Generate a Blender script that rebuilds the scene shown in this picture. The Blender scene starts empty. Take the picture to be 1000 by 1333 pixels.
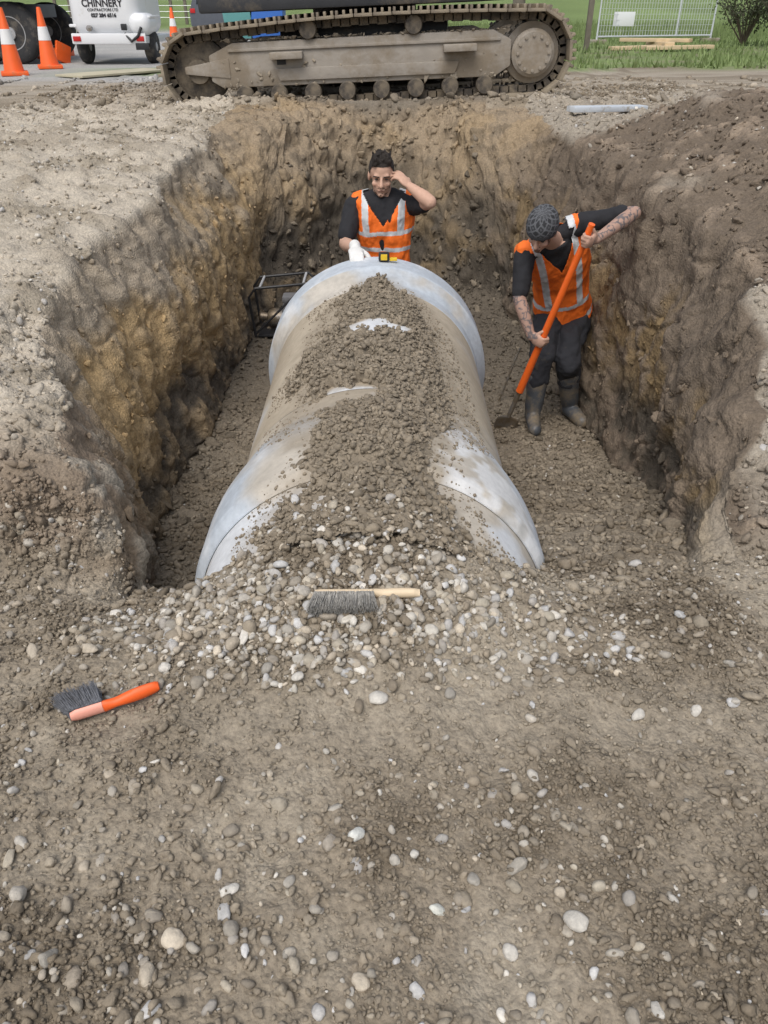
import bpy, bmesh, math, random
import numpy as np
from mathutils import Vector, Matrix, Quaternion
R = math.radians
rng = np.random.default_rng(7)
random.seed(7)
scene = bpy.context.scene
col = scene.collection

# ------------------------------------------------------------------ camera
TH = R(33.3)
CAM = Vector((0, 0, 1.6))
FW = Vector((0, math.cos(TH), -math.sin(TH)))
UP = Vector((0, math.sin(TH), math.cos(TH)))
cd = bpy.data.cameras.new("camera")
cam = bpy.data.objects.new("camera", cd)
col.objects.link(cam)
cam.location = CAM
cam.rotation_euler = (R(90) - TH, 0, 0)
cd.sensor_fit = 'HORIZONTAL'
cd.sensor_width = 36
cd.lens = 36
cd.clip_start = 0.05
cd.clip_end = 2000
scene.camera = cam

def ray(px, py):
    return FW + Vector((1, 0, 0)) * ((px - 500) / 1000) + UP * ((666.5 - py) / 1000)

def at(px, py, Y):
    d = ray(px, py)
    return CAM + d * (Y / d.y)

# ------------------------------------------------------------------ noise
def hsh(ix, iy, iz, seed):
    n = (ix * 374761393 + iy * 668265263 + iz * 1440662683 + seed * 974711) & 0xFFFFFFFF
    n = ((n ^ (n >> 13)) * 1274126177) & 0xFFFFFFFF
    n = n ^ (n >> 16)
    return (n & 0xFFFF) / 65535.0

def vnoise(p, seed=0):
    i = np.floor(p).astype(np.int64)
    f = p - i
    f = f * f * (3 - 2 * f)
    r = 0
    for dx in (0, 1):
        wx = f[:, 0] if dx else 1 - f[:, 0]
        for dy in (0, 1):
            wy = f[:, 1] if dy else 1 - f[:, 1]
            for dz in (0, 1):
                wz = f[:, 2] if dz else 1 - f[:, 2]
                r = r + wx * wy * wz * hsh(i[:, 0] + dx, i[:, 1] + dy, i[:, 2] + dz, seed)
    return r * 2 - 1

def fbm(p, freq, octv=3, seed=0, gain=.5):
    a = 1.0; s = 0; t = 0
    for k in range(octv):
        s = s + a * vnoise(p * freq + 17.3 * k, seed + k)
        t += a
        a *= gain; freq *= 2.07
    return s / t * 1.5

def sstep(a, b, x):
    t = np.clip((x - a) / (b - a), 0, 1)
    return t * t * (3 - 2 * t)

def mix(a, b, t):
    t = np.asarray(t)[..., None]
    return a * (1 - t) + b * t

# ------------------------------------------------------------------ object helpers
def tag(o, label=None, cat=None, group=None, kind=None):
    if label: o['label'] = label
    if cat: o['category'] = cat
    if group: o['group'] = group
    if kind: o['kind'] = kind
    return o

def empty(name, loc, label, cat, group=None, rot=(0, 0, 0)):
    o = bpy.data.objects.new(name, None)
    col.objects.link(o)
    o.empty_display_size = .1
    o.location = loc
    o.rotation_euler = rot
    return tag(o, label, cat, group)

def wloc(o):
    v = Vector((0, 0, 0))
    while o is not None:
        v = v + o.location
        o = o.parent
    return v

def link(name, me, m=None, parent=None, local=False):
    o = bpy.data.objects.new(name, me)
    col.objects.link(o)
    if m is not None:
        me.materials.append(m)
    if parent is not None:
        o.parent = parent
        if not local:
            w = wloc(parent)
            me.transform(Matrix.Translation(-w))
    return o

def mesh_np(name, V, F, C=None, smooth=True):
    if not isinstance(F, (list, tuple)): F = [F]
    me = bpy.data.meshes.new(name)
    V = np.ascontiguousarray(V, dtype=np.float32)
    me.vertices.add(len(V))
    me.vertices.foreach_set('co', V.ravel())
    li = np.concatenate([f.ravel() for f in F]).astype(np.int32)
    tot = np.concatenate([np.full(len(f), f.shape[1], dtype=np.int32) for f in F])
    st = np.concatenate([[0], np.cumsum(tot)[:-1]]).astype(np.int32)
    me.loops.add(len(li))
    me.loops.foreach_set('vertex_index', li)
    me.polygons.add(len(tot))
    me.polygons.foreach_set('loop_start', st)
    me.update(calc_edges=True)
    me.polygons.foreach_set('use_smooth', np.full(len(tot), smooth, dtype=bool))
    if C is not None:
        a = me.attributes.new('Col', 'FLOAT_COLOR', 'POINT')
        c4 = np.ones((len(V), 4), dtype=np.float32)
        c4[:, :3] = C
        a.data.foreach_set('color', c4.ravel())
    return me

class MB:
    def __init__(s): s.bm = bmesh.new()
    def box(s, c, sz, rot=None, bev=0):
        m = Matrix.Translation(Vector(c))
        if rot is not None: m = m @ rot.to_4x4()
        m = m @ Matrix.Diagonal((sz[0], sz[1], sz[2], 1))
        r = bmesh.ops.create_cube(s.bm, size=1, matrix=m)
        if bev:
            es = list({e for v in r['verts'] for e in v.link_edges})
            bmesh.ops.bevel(s.bm, geom=es, offset=bev, segments=2 if bev < .1 else 5, affect='EDGES', profile=.6 if bev < .1 else .5)
        return s
    def cyl(s, p0, p1, r0, r1=None, n=16):
        p0 = Vector(p0); p1 = Vector(p1)
        if r1 is None: r1 = r0
        d = p1 - p0
        q = Vector((0, 0, 1)).rotation_difference(d.normalized())
        m = Matrix.Translation((p0 + p1) / 2) @ q.to_matrix().to_4x4()
        bmesh.ops.create_cone(s.bm, cap_ends=True, segments=n, radius1=r0, radius2=r1, depth=d.length, matrix=m)
        return s
    def sph(s, c, rad, rot=None, sub=2):
        if not hasattr(rad, '__len__'): rad = (rad, rad, rad)
        m = Matrix.Translation(Vector(c))
        if rot is not None: m = m @ rot.to_4x4()
        m = m @ Matrix.Diagonal((rad[0], rad[1], rad[2], 1))
        bmesh.ops.create_icosphere(s.bm, subdivisions=sub, radius=1, matrix=m)
        return s
    def tube(s, pts, r, n=8, closed=False):
        pts = [Vector(p) for p in pts]
        N = len(pts); rings = []
        prev = None
        for i in range(N):
            if closed: d = (pts[(i + 1) % N] - pts[i - 1])
            else: d = pts[min(i + 1, N - 1)] - pts[max(i - 1, 0)]
            d.normalize()
            if prev is None:
                a = d.orthogonal().normalized()
            else:
                a = (prev - d * prev.dot(d)).normalized()
            prev = a
            b = d.cross(a)
            rr = r[i] if hasattr(r, '__len__') else r
            rings.append([s.bm.verts.new(pts[i] + (a * math.cos(2 * math.pi * k / n) + b * math.sin(2 * math.pi * k / n)) * rr) for k in range(n)])
        for i in range(N if closed else N - 1):
            A = rings[i]; B = rings[(i + 1) % N]
            for k in range(n):
                s.bm.faces.new((A[k], A[(k + 1) % n], B[(k + 1) % n], B[k]))
        if not closed:
            s.bm.faces.new(rings[0][::-1]); s.bm.faces.new(rings[-1])
        return s
    def lathe(s, prof, o, axis, n=24):
        o = Vector(o); axis = Vector(axis).normalized()
        a = axis.orthogonal().normalized(); b = axis.cross(a)
        rings = []
        for (r, h) in prof:
            rings.append([s.bm.verts.new(o + axis * h + (a * math.cos(2 * math.pi * k / n) + b * math.sin(2 * math.pi * k / n)) * max(r, 1e-4)) for k in range(n)])
        for i in range(len(rings) - 1):
            A = rings[i]; B = rings[i + 1]
            for k in range(n):
                s.bm.faces.new((A[k], A[(k + 1) % n], B[(k + 1) % n], B[k]))
        s.bm.faces.new(rings[0][::-1]); s.bm.faces.new(rings[-1])
        return s
    def prism(s, poly, y0, y1, bev=0):
        A = [s.bm.verts.new((p[0], y0, p[1])) for p in poly]
        B = [s.bm.verts.new((p[0], y1, p[1])) for p in poly]
        n = len(poly); fs = []
        for k in range(n):
            fs.append(s.bm.faces.new((A[k], A[(k + 1) % n], B[(k + 1) % n], B[k])))
        fs.append(s.bm.faces.new(A[::-1])); fs.append(s.bm.faces.new(B))
        if bev:
            es = list({e for f in fs for e in f.edges})
            bmesh.ops.bevel(s.bm, geom=es, offset=bev, segments=2, affect='EDGES', profile=.6)
        return s
    def mesh(s, name, angle=40):
        bmesh.ops.recalc_face_normals(s.bm, faces=s.bm.faces)
        me = bpy.data.meshes.new(name)
        s.bm.to_mesh(me); s.bm.free()
        me.polygons.foreach_set('use_smooth', np.ones(len(me.polygons), dtype=bool))
        me.set_sharp_from_angle(angle=R(angle))
        return me
    def build(s, name, m, parent=None, local=False, angle=40):
        return link(name, s.mesh(name, angle), m, parent, local)

# ------------------------------------------------------------------ materials
def newmat(name):
    m = bpy.data.materials.new(name)
    m.use_nodes = True
    nt = m.node_tree
    return m, nt, nt.nodes['Principled BSDF']

def N(nt, t, **k):
    n = nt.nodes.new(t)
    for a, b in k.items(): setattr(n, a, b)
    return n

def mat(name, c, rough=.6, var=.2, scale=12, bump=.15, metal=0, dirt=None, damt=.5, bscale=None):
    m, nt, b = newmat(name)
    tc = N(nt, 'ShaderNodeTexCoord')
    n1 = N(nt, 'ShaderNodeTexNoise'); n1.inputs['Scale'].default_value = scale; n1.inputs['Detail'].default_value = 6
    nt.links.new(tc.outputs['Object'], n1.inputs['Vector'])
    mr = N(nt, 'ShaderNodeMix', data_type='RGBA')
    mr.inputs[6].default_value = (*[x * (1 - var) for x in c], 1)
    mr.inputs[7].default_value = (*[min(1, x * (1 + var)) for x in c], 1)
    nt.links.new(n1.outputs['Fac'], mr.inputs[0])
    out = mr.outputs[2]
    if dirt is not None:
        n2 = N(nt, 'ShaderNodeTexNoise'); n2.inputs['Scale'].default_value = scale * .45; n2.inputs['Detail'].default_value = 8; n2.inputs['Roughness'].default_value = .7
        nt.links.new(tc.outputs['Object'], n2.inputs['Vector'])
        rp = N(nt, 'ShaderNodeMapRange'); rp.inputs[1].default_value = .62 - damt * .35; rp.inputs[2].default_value = .75 - damt * .3
        nt.links.new(n2.outputs['Fac'], rp.inputs[0])
        m2 = N(nt, 'ShaderNodeMix', data_type='RGBA')
        nt.links.new(rp.outputs[0], m2.inputs[0]); nt.links.new(out, m2.inputs[6])
        m2.inputs[7].default_value = (*dirt, 1)
        out = m2.outputs[2]
    nt.links.new(out, b.inputs['Base Color'])
    b.inputs['Roughness'].default_value = rough
    b.inputs['Metallic'].default_value = metal
    if bump:
        bp = N(nt, 'ShaderNodeBump'); bp.inputs['Strength'].default_value = bump; bp.inputs['Distance'].default_value = .01
        n3 = N(nt, 'ShaderNodeTexNoise'); n3.inputs['Scale'].default_value = bscale or scale * 4; n3.inputs['Detail'].default_value = 5
        nt.links.new(tc.outputs['Object'], n3.inputs['Vector'])
        nt.links.new(n3.outputs['Fac'], bp.inputs['Height'])
        nt.links.new(bp.outputs['Normal'], b.inputs['Normal'])
    return m

def vmat(name, rough=.9, scale=60, lo=.75, hi=1.25, bump=.4, dist=.01, bscale=90, vor=False):
    m, nt, b = newmat(name)
    tc = N(nt, 'ShaderNodeTexCoord')
    at_ = N(nt, 'ShaderNodeAttribute', attribute_name='Col')
    n1 = N(nt, 'ShaderNodeTexNoise'); n1.inputs['Scale'].default_value = scale; n1.inputs['Detail'].default_value = 7; n1.inputs['Roughness'].default_value = .65
    nt.links.new(tc.outputs['Object'], n1.inputs['Vector'])
    mr = N(nt, 'ShaderNodeMapRange'); mr.inputs[1].default_value = .3; mr.inputs[2].default_value = .7; mr.inputs[3].default_value = lo; mr.inputs[4].default_value = hi
    nt.links.new(n1.outputs['Fac'], mr.inputs[0])
    mu = N(nt, 'ShaderNodeVectorMath', operation='SCALE')
    nt.links.new(at_.outputs['Color'], mu.inputs[0]); nt.links.new(mr.outputs[0], mu.inputs['Scale'])
    nt.links.new(mu.outputs[0], b.inputs['Base Color'])
    b.inputs['Roughness'].default_value = rough
    b.inputs['Specular IOR Level'].default_value = .25
    bp = N(nt, 'ShaderNodeBump'); bp.inputs['Strength'].default_value = bump; bp.inputs['Distance'].default_value = dist
    n3 = N(nt, 'ShaderNodeTexNoise'); n3.inputs['Scale'].default_value = bscale; n3.inputs['Detail'].default_value = 6; n3.inputs['Roughness'].default_value = .6
    nt.links.new(tc.outputs['Object'], n3.inputs['Vector'])
    h = n3.outputs['Fac']
    if vor:
        v = N(nt, 'ShaderNodeTexVoronoi'); v.inputs['Scale'].default_value = bscale * .8
        nt.links.new(tc.outputs['Object'], v.inputs['Vector'])
        ad = N(nt, 'ShaderNodeMath', operation='SUBTRACT')
        nt.links.new(h, ad.inputs[0]); nt.links.new(v.outputs['Distance'], ad.inputs[1])
        h = ad.outputs[0]
    nt.links.new(h, bp.inputs['Height'])
    nt.links.new(bp.outputs['Normal'], b.inputs['Normal'])
    return m

MUD = (.25, .2, .14)
M = {}
M['ground'] = vmat('earth', .95, 60, .70, 1.28, .6, .008, 115, True)
M['stone'] = vmat('stone', .85, 90, .8, 1.18, .5, .005, 160)
M['concrete'] = vmat('pipe_concrete', .75, 30, .88, 1.12, .25, .004, 120)
M['skin'] = vmat('skin', .55, 60, .93, 1.07, .05, .002, 200)
M['knit'] = vmat('knit', .95, 120, .8, 1.2, .6, .004, 250)
M['black_cloth'] = mat('black_cloth', (.018, .018, .021), .9, .35, 9, .3, bscale=40)
M['trouser'] = mat('dark_trouser_cloth', (.022, .023, .028), .9, .4, 9, .35, bscale=30, dirt=(.10, .085, .06), damt=.12)
M['hivis'] = mat('orange_hivis', (.95, .17, .015), .75, .14, 9, .3, bscale=35)
M['reflect'] = mat('reflective_tape', (.55, .57, .58), .4, .08, 20, .1)
M['rubber'] = mat('boot_rubber', (.065, .072, .082), .5, .3, 12, .2, dirt=(.2, .16, .11), damt=.45)
M['hair'] = mat('dark_hair', (.022, .016, .012), .8, .4, 60, .6, bscale=200)
M['beard'] = mat('brown_beard', (.15, .085, .055), .85, .4, 90, .5, bscale=220)
M['glove'] = mat('white_glove', (.7, .69, .66), .8, .1, 20, .3)
M['eye'] = mat('eye_dark', (.04, .03, .025), .3, .1, 20, 0)
M['lip'] = mat('lip', (.3, .15, .115), .6, .1, 20, 0)
M['orange_handle'] = mat('orange_fibreglass', (.9, .15, .02), .4, .1, 12, .05, dirt=(.5, .2, .08), damt=.05)
M['steel'] = mat('worn_steel', (.32, .31, .3), .45, .25, 15, .2, .6, dirt=MUD, damt=.75)
M['trackmetal'] = mat('muddy_track_steel', (.17, .14, .11), .75, .35, 7, .6, .1, dirt=(.30, .25, .18), damt=.75, bscale=22)
M['trackdark'] = mat('dark_track_steel', (.07, .06, .05), .75, .4, 9, .5, .1, dirt=(.19, .155, .11), damt=.55, bscale=25)
M['exframe'] = mat('muddy_frame', (.34, .305, .26), .85, .25, 4, .7, 0, dirt=(.25, .205, .15), damt=.5, bscale=14)
M['exdark'] = mat('excavator_underbody', (.03, .032, .036), .6, .3, 6, .2, dirt=(.12, .1, .075), damt=.25)
M['exbody'] = mat('excavator_paint', (.55, .26, .03), .45, .1, 6, .1)
M['glass'] = mat('dark_glass', (.02, .025, .03), .1, .1, 6, 0)
M['orange_plastic'] = mat('cone_orange', (.9, .13, .02), .5, .12, 8, .05, dirt=(.4, .2, .1), damt=.12)
M['pink_plastic'] = mat('faded_orange_plastic', (.8, .36, .27), .5, .1, 20, .05)
M['white_band'] = mat('cone_white_band', (.75, .75, .74), .45, .08, 10, .05)
M['white_paint'] = mat('white_paint', (.76, .77, .78), .35, .04, 4, .03, dirt=(.6, .58, .54), damt=.1)
M['black_plastic'] = mat('black_plastic', (.02, .02, .022), .5, .3, 12, .1)
M['tyre'] = mat('tyre_rubber', (.03, .03, .031), .85, .35, 12, .3, dirt=(.12, .105, .085), damt=.35)
M['rim'] = mat('wheel_rim', (.4, .4, .4), .45, .2, 10, .1, .4, dirt=(.2, .17, .13), damt=.3)
M['truck_grey'] = mat('truck_grey', (.10, .11, .13), .5, .2, 6, .1)
M['galv'] = mat('galvanised', (.62, .64, .66), .4, .12, 20, .05, .3)
M['timber'] = mat('timber', (.62, .48, .30), .75, .2, 9, .2)
M['plywood'] = mat('pale_board', (.46, .42, .3), .8, .2, 6, .1)
M['alu'] = mat('aluminium', (.62, .66, .70), .4, .1, 15, .05, .2, dirt=(.4, .36, .3), damt=.15)
M['brush_wood'] = mat('brush_wood', (.70, .56, .38), .6, .15, 25, .1)
M['bristle'] = mat('grey_bristle', (.38, .365, .335), .8, .6, 90, .3)
M['dark_bristle'] = mat('dark_bristle', (.15, .155, .17), .8, .6, 90, .3)
M['yellow'] = mat('yellow_plastic', (.75, .5, .03), .4, .1, 12, .03)
M['engine'] = mat('engine_grey', (.16, .16, .165), .5, .4, 16, .3)
M['blue'] = mat('blue_plastic', (.03, .13, .45), .5, .1, 8, .05)
M['teal'] = mat('teal_paint', (.1, .28, .27), .5, .1, 8, .05)
M['post'] = mat('weathered_post', (.16, .14, .11), .9, .3, 10, .2)
M['text'] = mat('black_lettering', (.02, .02, .025), .5, .1, 10, 0)
M['red'] = mat('red_lens', (.5, .02, .02), .3, .1, 10, 0)
M['leaf'] = mat('bush_leaf', (.055, .065, .03), .7, .5, 3, 0)
M['grass'] = mat('grass_blade', (.17, .225, .08), .7, .5, .8, 0)
M['twig'] = mat('twig', (.09, .07, .05), .9, .3, 10, .2)

# ------------------------------------------------------------------ ground sheet
PX, PZ = -.045, -.33            # pipe axis
PR, PS = .61, .675              # barrel and socket radius
Ys = np.concatenate([[-60, -20, -8, -4, -2, -1, -.4, 0, .2, .35, .45], np.arange(.55, 2.2, .0085), np.arange(2.2, 2.6, .0125), np.arange(2.6, 6, .018), np.arange(6, 7.2, .025),
                     np.arange(7.2, 9.6, .016), np.arange(9.6, 13, .045), 13 * 1.03 ** np.arange(0, 45), 50 * 1.12 ** np.arange(0, 20)])
nv = len(Ys)
K = lambda xs, ys: np.interp(Ys, xs, ys)
def n1d(f, s): return fbm(np.stack([Ys * 0 + s * 3.7, Ys, Ys * 0 + s], 1), f, 3, 400 + s)
eg = sstep(2.2, 2.7, Ys) * (1 - sstep(9.0, 9.6, Ys))
sl_l = K([0, 2.1, 2.6, 3.5, 8, 9.2], [0, .04, .12, .26, .30, .15])
sl_r = K([0, 2.3, 2.8, 3.5, 8, 9.2], [0, .04, .10, .20, .28, .15])
xtl = K([0, 1.9, 2.1, 2.5, 3, 4, 5, 7, 9, 9.6, 12], [-1.0, -1.0, -.95, -1.1, -1.25, -1.42, -1.36, -1.30, -1.40, -1.6, -1.6]) - sl_l * .8 + eg * (.11 * n1d(1.5, 1) + .05 * n1d(5, 2))
xbl = K([0, 1.9, 2.1, 2.5, 3, 4, 5, 7.0, 8.2, 9, 9.6, 12], [-.85, -.85, -.86, -.98, -1.13, -1.32, -1.28, -1.18, -1.0, -1.0, -1.3, -1.3]) + eg * .06 * n1d(2, 3)
xtr = K([0, 1.9, 2.3, 3, 3.8, 5.5, 7, 9, 9.6, 12], [1.15, 1.15, 1.18, 1.46, 1.52, 1.44, 1.34, 1.34, 1.5, 1.5]) + sl_r * .8 + eg * (.10 * n1d(1.6, 4) + .06 * n1d(5, 5))
xbr = K([0, 1.9, 2.3, 2.45, 3.06, 4, 5, 7.2, 8.2, 9, 9.6, 12], [1.0, 1.0, 1.1, 1.2, 1.38, 1.46, 1.46, 1.22, 1.0, 1.0, 1.2, 1.2]) + eg * .06 * n1d(2, 6)
zl = K([0, 1.9, 2.0, 2.2, 3, 4, 5.3, 7, 9, 10], [.14, .06, .1, .32, .42, .5, .58, .66, .69, .7])
zr = K([0, 1.9, 2.1, 2.3, 2.5, 2.8, 3.3, 4, 5.5, 7, 9, 10], [.14, .08, .06, .12, .26, .42, .57, .66, .72, .72, .7, .7])
kF = [0, 1.5, 1.7, 1.85, 2.0, 2.15, 2.5, 3.2, 4.2, 8.1, 8.4, 8.7, 9.0, 9.3, 10]
vFl = [.15, .14, .10, .03, -.06, -.17, -.44, -.72, -.88, -.9, -.68, -.18, .36, .66, .7]
kR = [0, 1.7, 1.9, 2.05, 2.3, 2.6, 3.2, 4.2, 5, 8.1, 8.4, 8.7, 9.0, 9.3, 10]
vFr = [.15, .12, .06, .0, -.08, -.19, -.46, -.8, -.9, -.9, -.68, -.18, .36, .66, .7]
def shf(s): return (.70 * abs(2 * s - 1) ** 2.6 + .10 * math.sin(s * 7 + 1)) * sstep(6.3, 7.8, Ys)
Fl = np.interp(Ys + shf(0), kF, vFl); Fr = np.interp(Ys + shf(1), kR, vFr)
Cc = K([0, 1.2, 1.5, 1.65, 1.78, 1.88, 1.96, 2.06, 2.3, 2.6, 3], [.15, .16, .21, .26, .31, .31, .2, -.15, -.5, -.8, -.9])
Cw = K([0, 1.0, 1.4, 2.4, 2.8, 4], [0, 0, 1, 1, 0, 0])
nfar, nbank, nwall, nfl = 26, 125, 105, 230
far = 4.2 * (300 / 4.2) ** (np.arange(nfar + 1)[::-1] / nfar)
cols = []; zc = []; reg = []; tt = []
one = np.ones(nv)
for k in range(nfar):
    cols.append(-far[k] * one); zc.append(zl); reg.append(0); tt.append(one)
for k in range(nbank):
    s = k / nbank
    x = -4.2 + (xtl + 4.2) * s
    cols.append(x); zc.append(zl + .06 * np.clip(xtl - x, 0, 2) * sstep(2.1, 2.6, Ys) * (1 - sstep(7, 9, Ys)) - np.clip(zl - Fl, 0, .6) * .1 * np.exp(-(xtl - x) / .13)); reg.append(1); tt.append(one)
def wdrop(s): return np.interp(s, [0, .3, .45, 1], [.07, .36, .5, 1])
def wx(s): return np.interp(s, [0, .3, .45, 1], [0, .62, .78, 1])
for k in range(nwall):
    s = k / nwall; dr = wdrop(s)
    cols.append(xtl + (xbl - xtl) * wx(s)); zc.append(zl + (Fl - zl) * dr); reg.append(2); tt.append((1 - dr) * one)
for k in range(nfl + 1):
    s = k / nfl
    x = xbl + (xbr - xbl) * s
    sh = shf(s)
    fl_, fr_ = np.interp(Ys + sh, kF, vFl), np.interp(Ys + sh, kR, vFr)
    side = fl_ + (fr_ - fl_) * sstep(.2, .8, s)
    bump = np.cos(np.clip(np.abs(x - PX) / .66, 0, 1) * math.pi / 2) * Cw
    cols.append(x); zc.append(side * (1 - bump) + Cc * bump); reg.append(3); tt.append(0 * one)
for k in range(1, nwall + 1):
    s = 1 - k / nwall; dr = wdrop(s)
    cols.append(xtr + (xbr - xtr) * wx(s)); zc.append(zr + (Fr - zr) * dr); reg.append(4); tt.append((1 - dr) * one)
for k in range(1, nbank + 1):
    s = k / nbank
    x = xtr + (4.2 - xtr) * s
    d = x - xtr
    cols.append(x); zc.append(zr + .36 * sstep(-.1, 1.1, d) * sstep(2.5, 3.6, Ys) * (1 - sstep(6.3, 8.3, Ys)) * (1 - .5 * sstep(1.8, 3, d)) - np.clip(zr - Fr, 0, .6) * .1 * np.exp(-d / .13)); reg.append(5); tt.append(one)
for k in range(1, nfar + 1):
    cols.append(far[::-1][k] * one); zc.append(zr); reg.append(6); tt.append(one)
X = np.stack(cols, 1); Z = np.stack(zc, 1); nu = X.shape[1]
Yg = np.repeat(Ys[:, None], nu, 1)
reg = np.repeat(np.array(reg)[None], nv, 0); tt = np.stack(tt, 1)
fb = sstep(4, 7, np.abs(X)) * sstep(1, 3, Yg)
Z = Z * (1 - fb) + .7 * fb
Z = Z + np.clip(Yg - 40, 0, 400) * .03
Z = Z + .09 * np.exp(-((Yg - 9.42) / .22) ** 2) * sstep(-2.6, -1.8, X) * (1 - sstep(2.2, 3.2, X))
Z = Z + .25 * np.exp(-((Yg - 10.5) / 1.2) ** 2 - ((X - 6.0) / 1.3) ** 2)
P = np.stack([X, Yg, Z], 2)
du = np.gradient(P, axis=1); dv = np.gradient(P, axis=0)
Nn = np.cross(du, dv); Nn /= np.linalg.norm(Nn, axis=2, keepdims=True) + 1e-9
fp = P.reshape(-1, 3)
hgt = np.where(X < 0, (zl - Fl)[:, None], (zr - Fr)[:, None])
endm = (reg == 3) * sstep(6.8, 7.4, Yg) * (1 - sstep(9.2, 9.4, Yg)) * sstep(-.86, -.7, Z)
wallm = ((reg == 2) | (reg == 4)) * np.clip(hgt / .5, 0, 1)
wallm = np.maximum(wallm, ((reg == 2) | (reg == 4)) * sstep(7.2, 7.6, Yg) * (1 - sstep(9.0, 9.3, Yg)))
frontm = ((reg == 1) | (reg == 5)) * sstep(1.95, 2.05, Yg) * (1 - sstep(2.4, 3.0, Yg))
bankm = ((reg == 1) | (reg == 5)) * sstep(2.0, 2.2, Yg) * (1 - sstep(9.5, 11, Yg))
wm = np.clip(wallm + endm + frontm * .7, 0, 1).ravel()
bm_ = bankm.ravel()
n_a = fbm(fp, 2.1, 3, 1); n_b = fbm(fp, 8.5, 4, 5); n_c = fbm(fp, 26, 3, 9); n_d = fbm(fp, 4.2, 3, 13); n_e = fbm(fp, 70, 2, 17)
rid = 1 - np.abs(fbm(fp * np.array([1, 1, .6]), 5, 4, 21)) * 1.8
cut = np.abs(fbm(fp, 3.3, 2, 27))
grv = fbm(np.stack([fp[:, 0] * 2, fp[:, 1] * 5, fp[:, 2] * 1.6], 1), 1.6, 2, 29)
crk = sstep(.07, 0, np.abs(fbm(fp, 5.5, 3, 37)))
em_r = endm.ravel()
lump = np.maximum(frontm.ravel(), .6 * (reg == 5).ravel() * sstep(2.2, 2.5, fp[:, 1]) * (1 - sstep(3.4, 4.2, fp[:, 1])))
lump = np.maximum(lump, .6 * (reg == 1).ravel() * sstep(2.2, 2.5, fp[:, 1]) * (1 - sstep(3.0, 3.8, fp[:, 1])) * (fp[:, 0] > -2.6))
D = wm * (.06 * n_a + .022 * n_b + .008 * n_c + .010 * grv * (1 - em_r) + .018 * rid - .022 * sstep(.1, 0, cut) - .010 * crk) + em_r * (.05 * n_a + .025 * n_b) + (1 - wm) * bm_ * (.055 * n_a + .026 * n_b + .016 * n_c + .015 * np.maximum(rid - .4, 0)) + (1 - wm) * (1 - bm_) * (.016 * n_d + .009 * n_b + .007 * n_c)
D += lump * (.028 * n_b + .012 * n_c + .02 * np.maximum(n_d, -.2))
D += (fp[:, 1] < 9) * .0038 * n_e
fp2 = fp + Nn.reshape(-1, 3) * D[:, None]
P = fp2.reshape(nv, nu, 3)

# colours
c_dirt = np.array([.272, .229, .172]); c_dirt_d = np.array([.195, .16, .116]); c_dirt_l = np.array([.345, .298, .23])
c_pale = np.array([.47, .415, .335]); c_ochre = np.array([.43, .305, .16]); c_dark = np.array([.112, .094, .072])
c_brown = np.array([.155, .122, .09]); c_grey = np.array([.38, .37, .35]); c_grass = np.array([.17, .23, .08]); c_red = np.array([.21, .16, .115])
rg = reg.ravel(); t = tt.ravel(); x = fp2[:, 0]; y = fp2[:, 1]; z = fp2[:, 2]
na = n_a; nb = n_b
L1 = lambda c: np.tile(c, (len(t), 1))
base = mix(mix(L1(c_dirt), L1(c_dirt_d), sstep(0, .6, n_d)), L1(c_dirt_l), sstep(-.05, -.6, n_d))
smooth_z = np.exp(-((y - 1.30) / .14) ** 2) * sstep(-.75, -.3, x)
base = mix(base, L1(c_dirt_l * .95), smooth_z * .55)
C = base.copy()
fl = (rg == 3) & (y > 2.0)
C[fl] = mix(mix(L1(c_dirt * .88), L1(c_dirt_d), sstep(-.3, .5, n_d)), L1(c_dark), sstep(4.7, 6.6, y) * .9)[fl]  # trench shadow mixed into the floor colour, deeper towards the far end
# left wall
tw = t + .16 * na + .07 * nb
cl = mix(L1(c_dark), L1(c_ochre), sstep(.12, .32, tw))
cl = mix(cl, L1(np.array([.335, .255, .16])), sstep(-.2, .6, nb + .4 * na) * .65)
cl = mix(cl, L1(np.array([.36, .30, .225])), sstep(.62, .85, tw))
cl = cl * (1 - .2 * crk[:, None])
nearb = 1 - sstep(2.6, 3.3, y + .3 * na)
cl = mix(cl, mix(L1(c_red), L1(c_pale * .7), sstep(-.1, .5, nb)), nearb * .85)
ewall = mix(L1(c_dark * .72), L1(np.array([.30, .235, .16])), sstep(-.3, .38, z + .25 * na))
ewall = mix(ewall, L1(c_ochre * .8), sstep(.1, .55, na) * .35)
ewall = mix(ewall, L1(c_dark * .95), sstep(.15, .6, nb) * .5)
ewall = ewall * (1 - .2 * crk[:, None])
ffar = sstep(7.2, 8.3, y)
m_ = rg == 2
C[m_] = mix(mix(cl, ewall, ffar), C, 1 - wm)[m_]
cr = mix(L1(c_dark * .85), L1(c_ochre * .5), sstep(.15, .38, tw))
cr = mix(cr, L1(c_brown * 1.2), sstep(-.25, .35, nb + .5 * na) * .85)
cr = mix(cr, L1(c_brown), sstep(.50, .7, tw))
cr = mix(cr, L1(c_brown * 1.55), sstep(.1, .7, nb) * .55)
cr = cr * (1 - .25 * crk[:, None])
m_ = rg == 4
C[m_] = mix(mix(cr, ewall, ffar), C, 1 - wm)[m_]
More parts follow.
